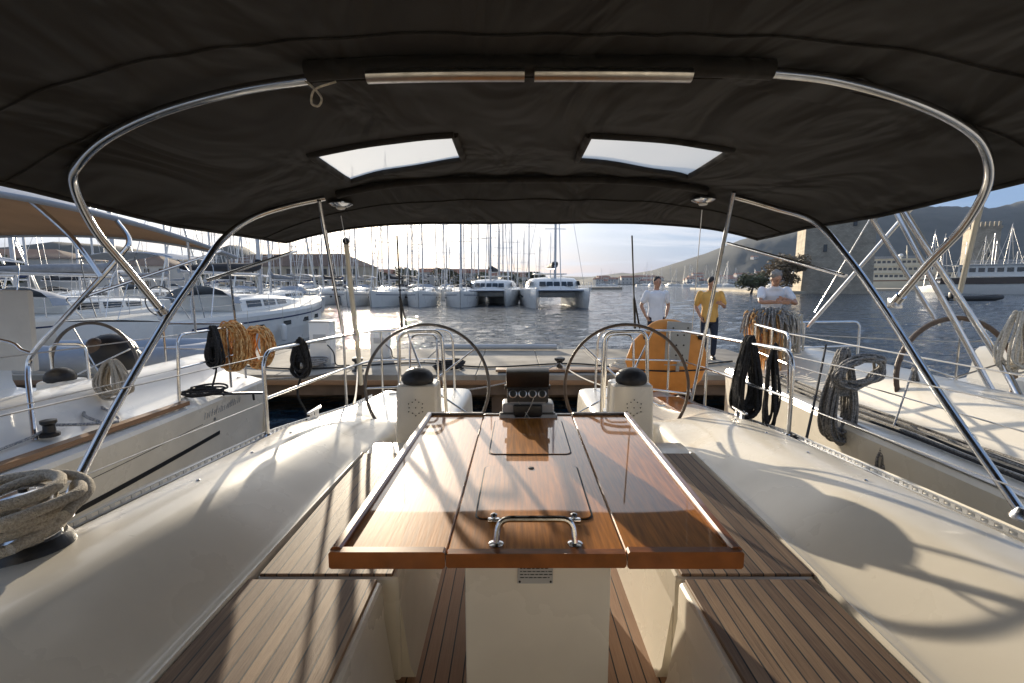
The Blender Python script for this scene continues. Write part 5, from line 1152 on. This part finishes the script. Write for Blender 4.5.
def tower(label, c, w, d, h, rz):
    t = empty('stone_tower', (0, 0, 0), label, 'tower'); secs = []
    for z, k in ((-2, 1.06), (3, 1.02), (h*.5, 1.0), (h, .99)): secs.append([V((x*w/2*k, y*d/2*k, z)) for x, y in ((-1, -1), (1, -1), (1, 1), (-1, 1))])
    MB().loft(secs, closed=True, caps=True).build('tower_wall', stone, t)
    MB().box((0, 0, h+.4), (w*1.05, d*1.05, .8)).build('cornice', stone, t)
    n = 7
    for i in range(n):
        x = -w/2+w*(i+.5)/n
        for y in (-d/2, d/2): MB().box((x, y, h+1.5), (w/n*.55, .8, 1.6)).build('merlon', stone, t)
    for x, z in ((-.2, .35), (.2, .55), (0, .75)): MB().box((x*w, -d/2-.05, h*z), (.7, .3, 1.6)).build('arrow_slit', M['win'], t)
    t.location = c; t.rotation_euler.z = rz; return t
tower('massive square stone tower with a sunlit left edge beside the water', (74.3, 113, WZ+.6), 13, 13, 27, R(-23))
tower('smaller sunlit stone tower behind the masts at the far right', (165, 172, WZ+1), 8, 8, 20, R(-30))
tag(MB().prism([(57, 104, -3), (82, 116, -3), (100, 142, -3), (260, 196, -3), (260, 236, -3), (70, 190, -3)], (0, 0, 1.2)).build('right_quay', M['stone'], None), kind='structure')
# masts of boats moored behind the right-hand quay
for i in range(14):
    o = copy_tree(random.choice(pC)); o['label'] = 'white sailing yacht moored in front of the smaller stone tower on the right'; o['group'] = 'sailing yachts in front of the smaller tower'
    place(o, 112+4.5*i+random.uniform(-1, 1), 128+i*1.5+random.uniform(-3, 3), R(random.uniform(-12, 12)), None, random.uniform(.85, 1.1))
def tree(name, label, c, w, h, lm, seed, n=1500, trunk=.3, leaf=.22, group=None):
    random.seed(seed); t = empty(name, c, label, 'tree', group); c = V(c); cl = []
    for i in range(16):
        a = random.uniform(0, 6.28); q = random.random()**.5; z = random.uniform(.3, 1); cl.append((c+V((math.cos(a)*w*.38*q*(1.2-z*.5), math.sin(a)*w*.38*q*(1.2-z*.5), h*z*.88)), w*random.uniform(.13, .22)))
    tr = MB().tube([c, c+V((.05*w, 0, h*.3)), c+V((0, 0, h*.6))], [trunk, trunk*.7, trunk*.4], 8)
    for p, r in cl[:9]: tr.tube([c+V((0, 0, h*.3)), c.lerp(p, .6)+V((0, 0, h*.08)), p], [trunk*.4, trunk*.2, trunk*.08], 5)
    tr.build('trunk', M['bark'], t, 60); mb = MB()
    for i in range(n):
        p, r = random.choice(cl); d = V((random.gauss(0, 1), random.gauss(0, 1), random.gauss(0, 1))).normalized()*r*random.random()**.35; d.z *= .75
        q = p+d; u = V((random.gauss(0, 1), random.gauss(0, 1), random.gauss(0, .6))).normalized(); v_ = u.orthogonal().normalized(); s_ = leaf*random.uniform(.6, 1.3)
        mb.add([q-u*s_, q+v_*s_*.5, q+u*s_, q-v_*s_*.5], [[0, 1, 2, 3]])
    mb.build('crown', M[lm], t, 0, fix=False); return t
tree('broadleaf_tree', 'russet bushy tree on the shore between the leaning man and the stone tower', (61.0, 108, -2.0), 11, 8.4, 'leafb', 3, 2600, leaf=.42)
tree('broadleaf_tree', 'smaller olive green tree just left of the russet tree by the stone tower', (54.5, 110, -2.4), 8, 4.5, 'leaf', 4, 1600, leaf=.38)
tree('broadleaf_tree', 'dark bushy tree in front of the low white waterfront building', (-70, 66.5, GZ), 6.5, 5.0, 'leaf', 5, 1500, leaf=.3)
for i in range(18):
    px = 155+i*22+random.uniform(-8, 8); Y = random.uniform(140, 165)
    if i == 0: t0 = tree('broadleaf_tree', 'green tree in the row of trees behind the buildings on the left shore', ((px-512)/F*Y, Y, GZ), 9, 9, 'leaf', 20, 900, leaf=.5, group='trees behind the left shore')
    else:
        o = copy_tree(t0); o.location = ((px-512)/F*Y, Y, GZ-1); o.rotation_euler.z = random.uniform(0, 6); o.scale = (random.uniform(.8, 1.3),)*2+(random.uniform(.6, .9),)
# ================================================================ WATER, SKY, LIGHT, CAMERA
ws = []; yy = 2.2
for i in range(440):
    row = []; Yc = 2.2*1.0122**i
    for j in range(401):
        u = -1.35+2.7*j/400; x = u*(Yc+1.5); f = min(1, 90/Yc+.25)
        z = .040*noise.noise(V((x*.55+2, Yc*1.25, 0)))+.020*noise.noise(V((x*1.5, Yc*3.1, 5)))+(.008*noise.noise(V((x*4, Yc*8, 9))) if Yc < 40 else 0)
        row.append(V((x, Yc, WZ+.03+z)))
    ws.append(row)
tag(MB().loft(ws).build('water', M['water'], None, 180, origin=(0, 0, WZ), fix=False), kind='structure')
tag(MB().quad((-4000, -300, WZ-.04), (4000, -300, WZ-.04), (4000, 6000, WZ-.04), (-4000, 6000, WZ-.04)).build('water', M['water'], None, 0, origin=(0, 0, WZ), fix=False), kind='structure')
haze = tag(MB().box((150, 900, 170), (2600, 1900, 350)).build('haze', bpy.data.materials.new('haze_air'), None, 0), kind='stuff')
haze.location.z = WZ-1; 
for m_ in (haze.data.materials[0],):
    N, L = nt(m_); N.remove(N['Principled BSDF']); pv = N.new('ShaderNodeVolumePrincipled'); pv.inputs['Color'].default_value = (.55, .70, .95, 1); pv.inputs['Density'].default_value = HAZE; pv.inputs['Anisotropy'].default_value = 0; L.new(pv.outputs[0], N['Material Output'].inputs['Volume'])
EL, AZ = 9.0, -17.0   # sun elevation, azimuth from +Y towards +X
w = bpy.data.worlds.new('World'); scene.world = w; w.use_nodes = True; N = w.node_tree.nodes; L = w.node_tree.links; bg = N['Background']
sky = N.new('ShaderNodeTexSky'); sky.sky_type = 'NISHITA'; sky.sun_disc = False; sky.sun_elevation = R(EL); sky.sun_rotation = R(AZ); sky.air_density = 1.0; sky.dust_density = 1.2; sky.ozone_density = 1.5
tc = N.new('ShaderNodeTexCoord'); sp = N.new('ShaderNodeSeparateXYZ'); L.new(tc.outputs['Generated'], sp.inputs[0])
def mth(op, a, b=None, cl=False):
    n = N.new('ShaderNodeMath'); n.operation = op; n.use_clamp = cl
    for i, q in enumerate((a, b)):
        if q is None: continue
        if isinstance(q, (int, float)): n.inputs[i].default_value = q
        else: L.new(q, n.inputs[i])
    return n.outputs[0]
zz = mth('ADD', mth('MAXIMUM', sp.outputs[2], 0.0), .10)
cb = N.new('ShaderNodeCombineXYZ'); L.new(mth('DIVIDE', sp.outputs[0], zz), cb.inputs[0]); L.new(mth('MULTIPLY', mth('DIVIDE', sp.outputs[1], zz), 1.0), cb.inputs[1])
mp = N.new('ShaderNodeMapping'); mp.inputs['Scale'].default_value = (.55, 1.0, 1); mp.inputs['Rotation'].default_value = (0, 0, R(12)); mp.inputs['Location'].default_value = (2.3, .7, 0); L.new(cb.outputs[0], mp.inputs[0])
cn = N.new('ShaderNodeTexNoise'); cn.inputs['Scale'].default_value = .9; cn.inputs['Detail'].default_value = 9; cn.inputs['Roughness'].default_value = .58; cn.inputs['Distortion'].default_value = .4; L.new(mp.outputs[0], cn.inputs[0])
cr = N.new('ShaderNodeMapRange'); cr.inputs[1].default_value = .42; cr.inputs[2].default_value = .62; cr.interpolation_type = 'SMOOTHSTEP'; L.new(cn.outputs[0], cr.inputs[0])
# clouds are brighter towards the sun
sd = V((math.sin(R(AZ))*math.cos(R(EL)), math.cos(R(AZ))*math.cos(R(EL)), math.sin(R(EL))))
dt = N.new('ShaderNodeVectorMath'); dt.operation = 'DOT_PRODUCT'; L.new(tc.outputs['Generated'], dt.inputs[0]); dt.inputs[1].default_value = sd
glow = mth('MULTIPLY', mth('POWER', mth('MAXIMUM', dt.outputs['Value'], 0.0), 7.0), mth('MAXIMUM', mth('ADD', mth('MULTIPLY', sp.outputs[2], 2.6), .08), mth('POWER', mth('MAXIMUM', dt.outputs['Value'], 0.0), 30.0)), True)
cc = N.new('ShaderNodeMix'); cc.data_type = 'RGBA'; L.new(glow, cc.inputs[0]); cc.inputs[6].default_value = (*CLOUD0, 1); cd = N.new('ShaderNodeMix'); cd.data_type = 'RGBA'; L.new(cr.outputs[0], cd.inputs[0]); cd.inputs[6].default_value = (CLOUD0[0]*.42, CLOUD0[1]*.60, CLOUD0[2]*.86, 1); cd.inputs[7].default_value = (CLOUD0[0]*1.40, CLOUD0[1]*1.22, CLOUD0[2]*1.06, 1); L.new(cd.outputs[2], cc.inputs[6]); cc.inputs[7].default_value = (*CLOUD1, 1)
mx = N.new('ShaderNodeMix'); mx.data_type = 'RGBA'; L.new(mth('ADD', mth('MULTIPLY', cr.outputs[0], .18), .80), mx.inputs[0]); L.new(sky.outputs[0], mx.inputs[6]); L.new(cc.outputs[2], mx.inputs[7])
L.new(mx.outputs[2], bg.inputs[0]); bg.inputs[1].default_value = SKY
sun = bpy.data.lights.new('sun', 'SUN'); sun.energy = SUN; sun.angle = R(.5); sun.color = (1.0, .86, .66); so = bpy.data.objects.new('sun', sun); COL.objects.link(so); so.rotation_euler = (-sd).to_track_quat('-Z', 'Y').to_euler()
cam = bpy.data.cameras.new('camera'); cam.sensor_width = 36; cam.lens = F/1024*36; cam.clip_start = .05; cam.clip_end = 9000; co = bpy.data.objects.new('camera', cam); COL.objects.link(co); co.location = (0, 0, 0); co.rotation_euler = (R(90)-TH, 0, 0); scene.camera = co
vs = scene.view_settings; vs.view_transform = 'Standard'; vs.look = 'None'; vs.exposure = EXPO; vs.gamma = 1
scene.cycles.max_bounces = 8; scene.cycles.volume_bounces = 0; scene.cycles.transparent_max_bounces = 12
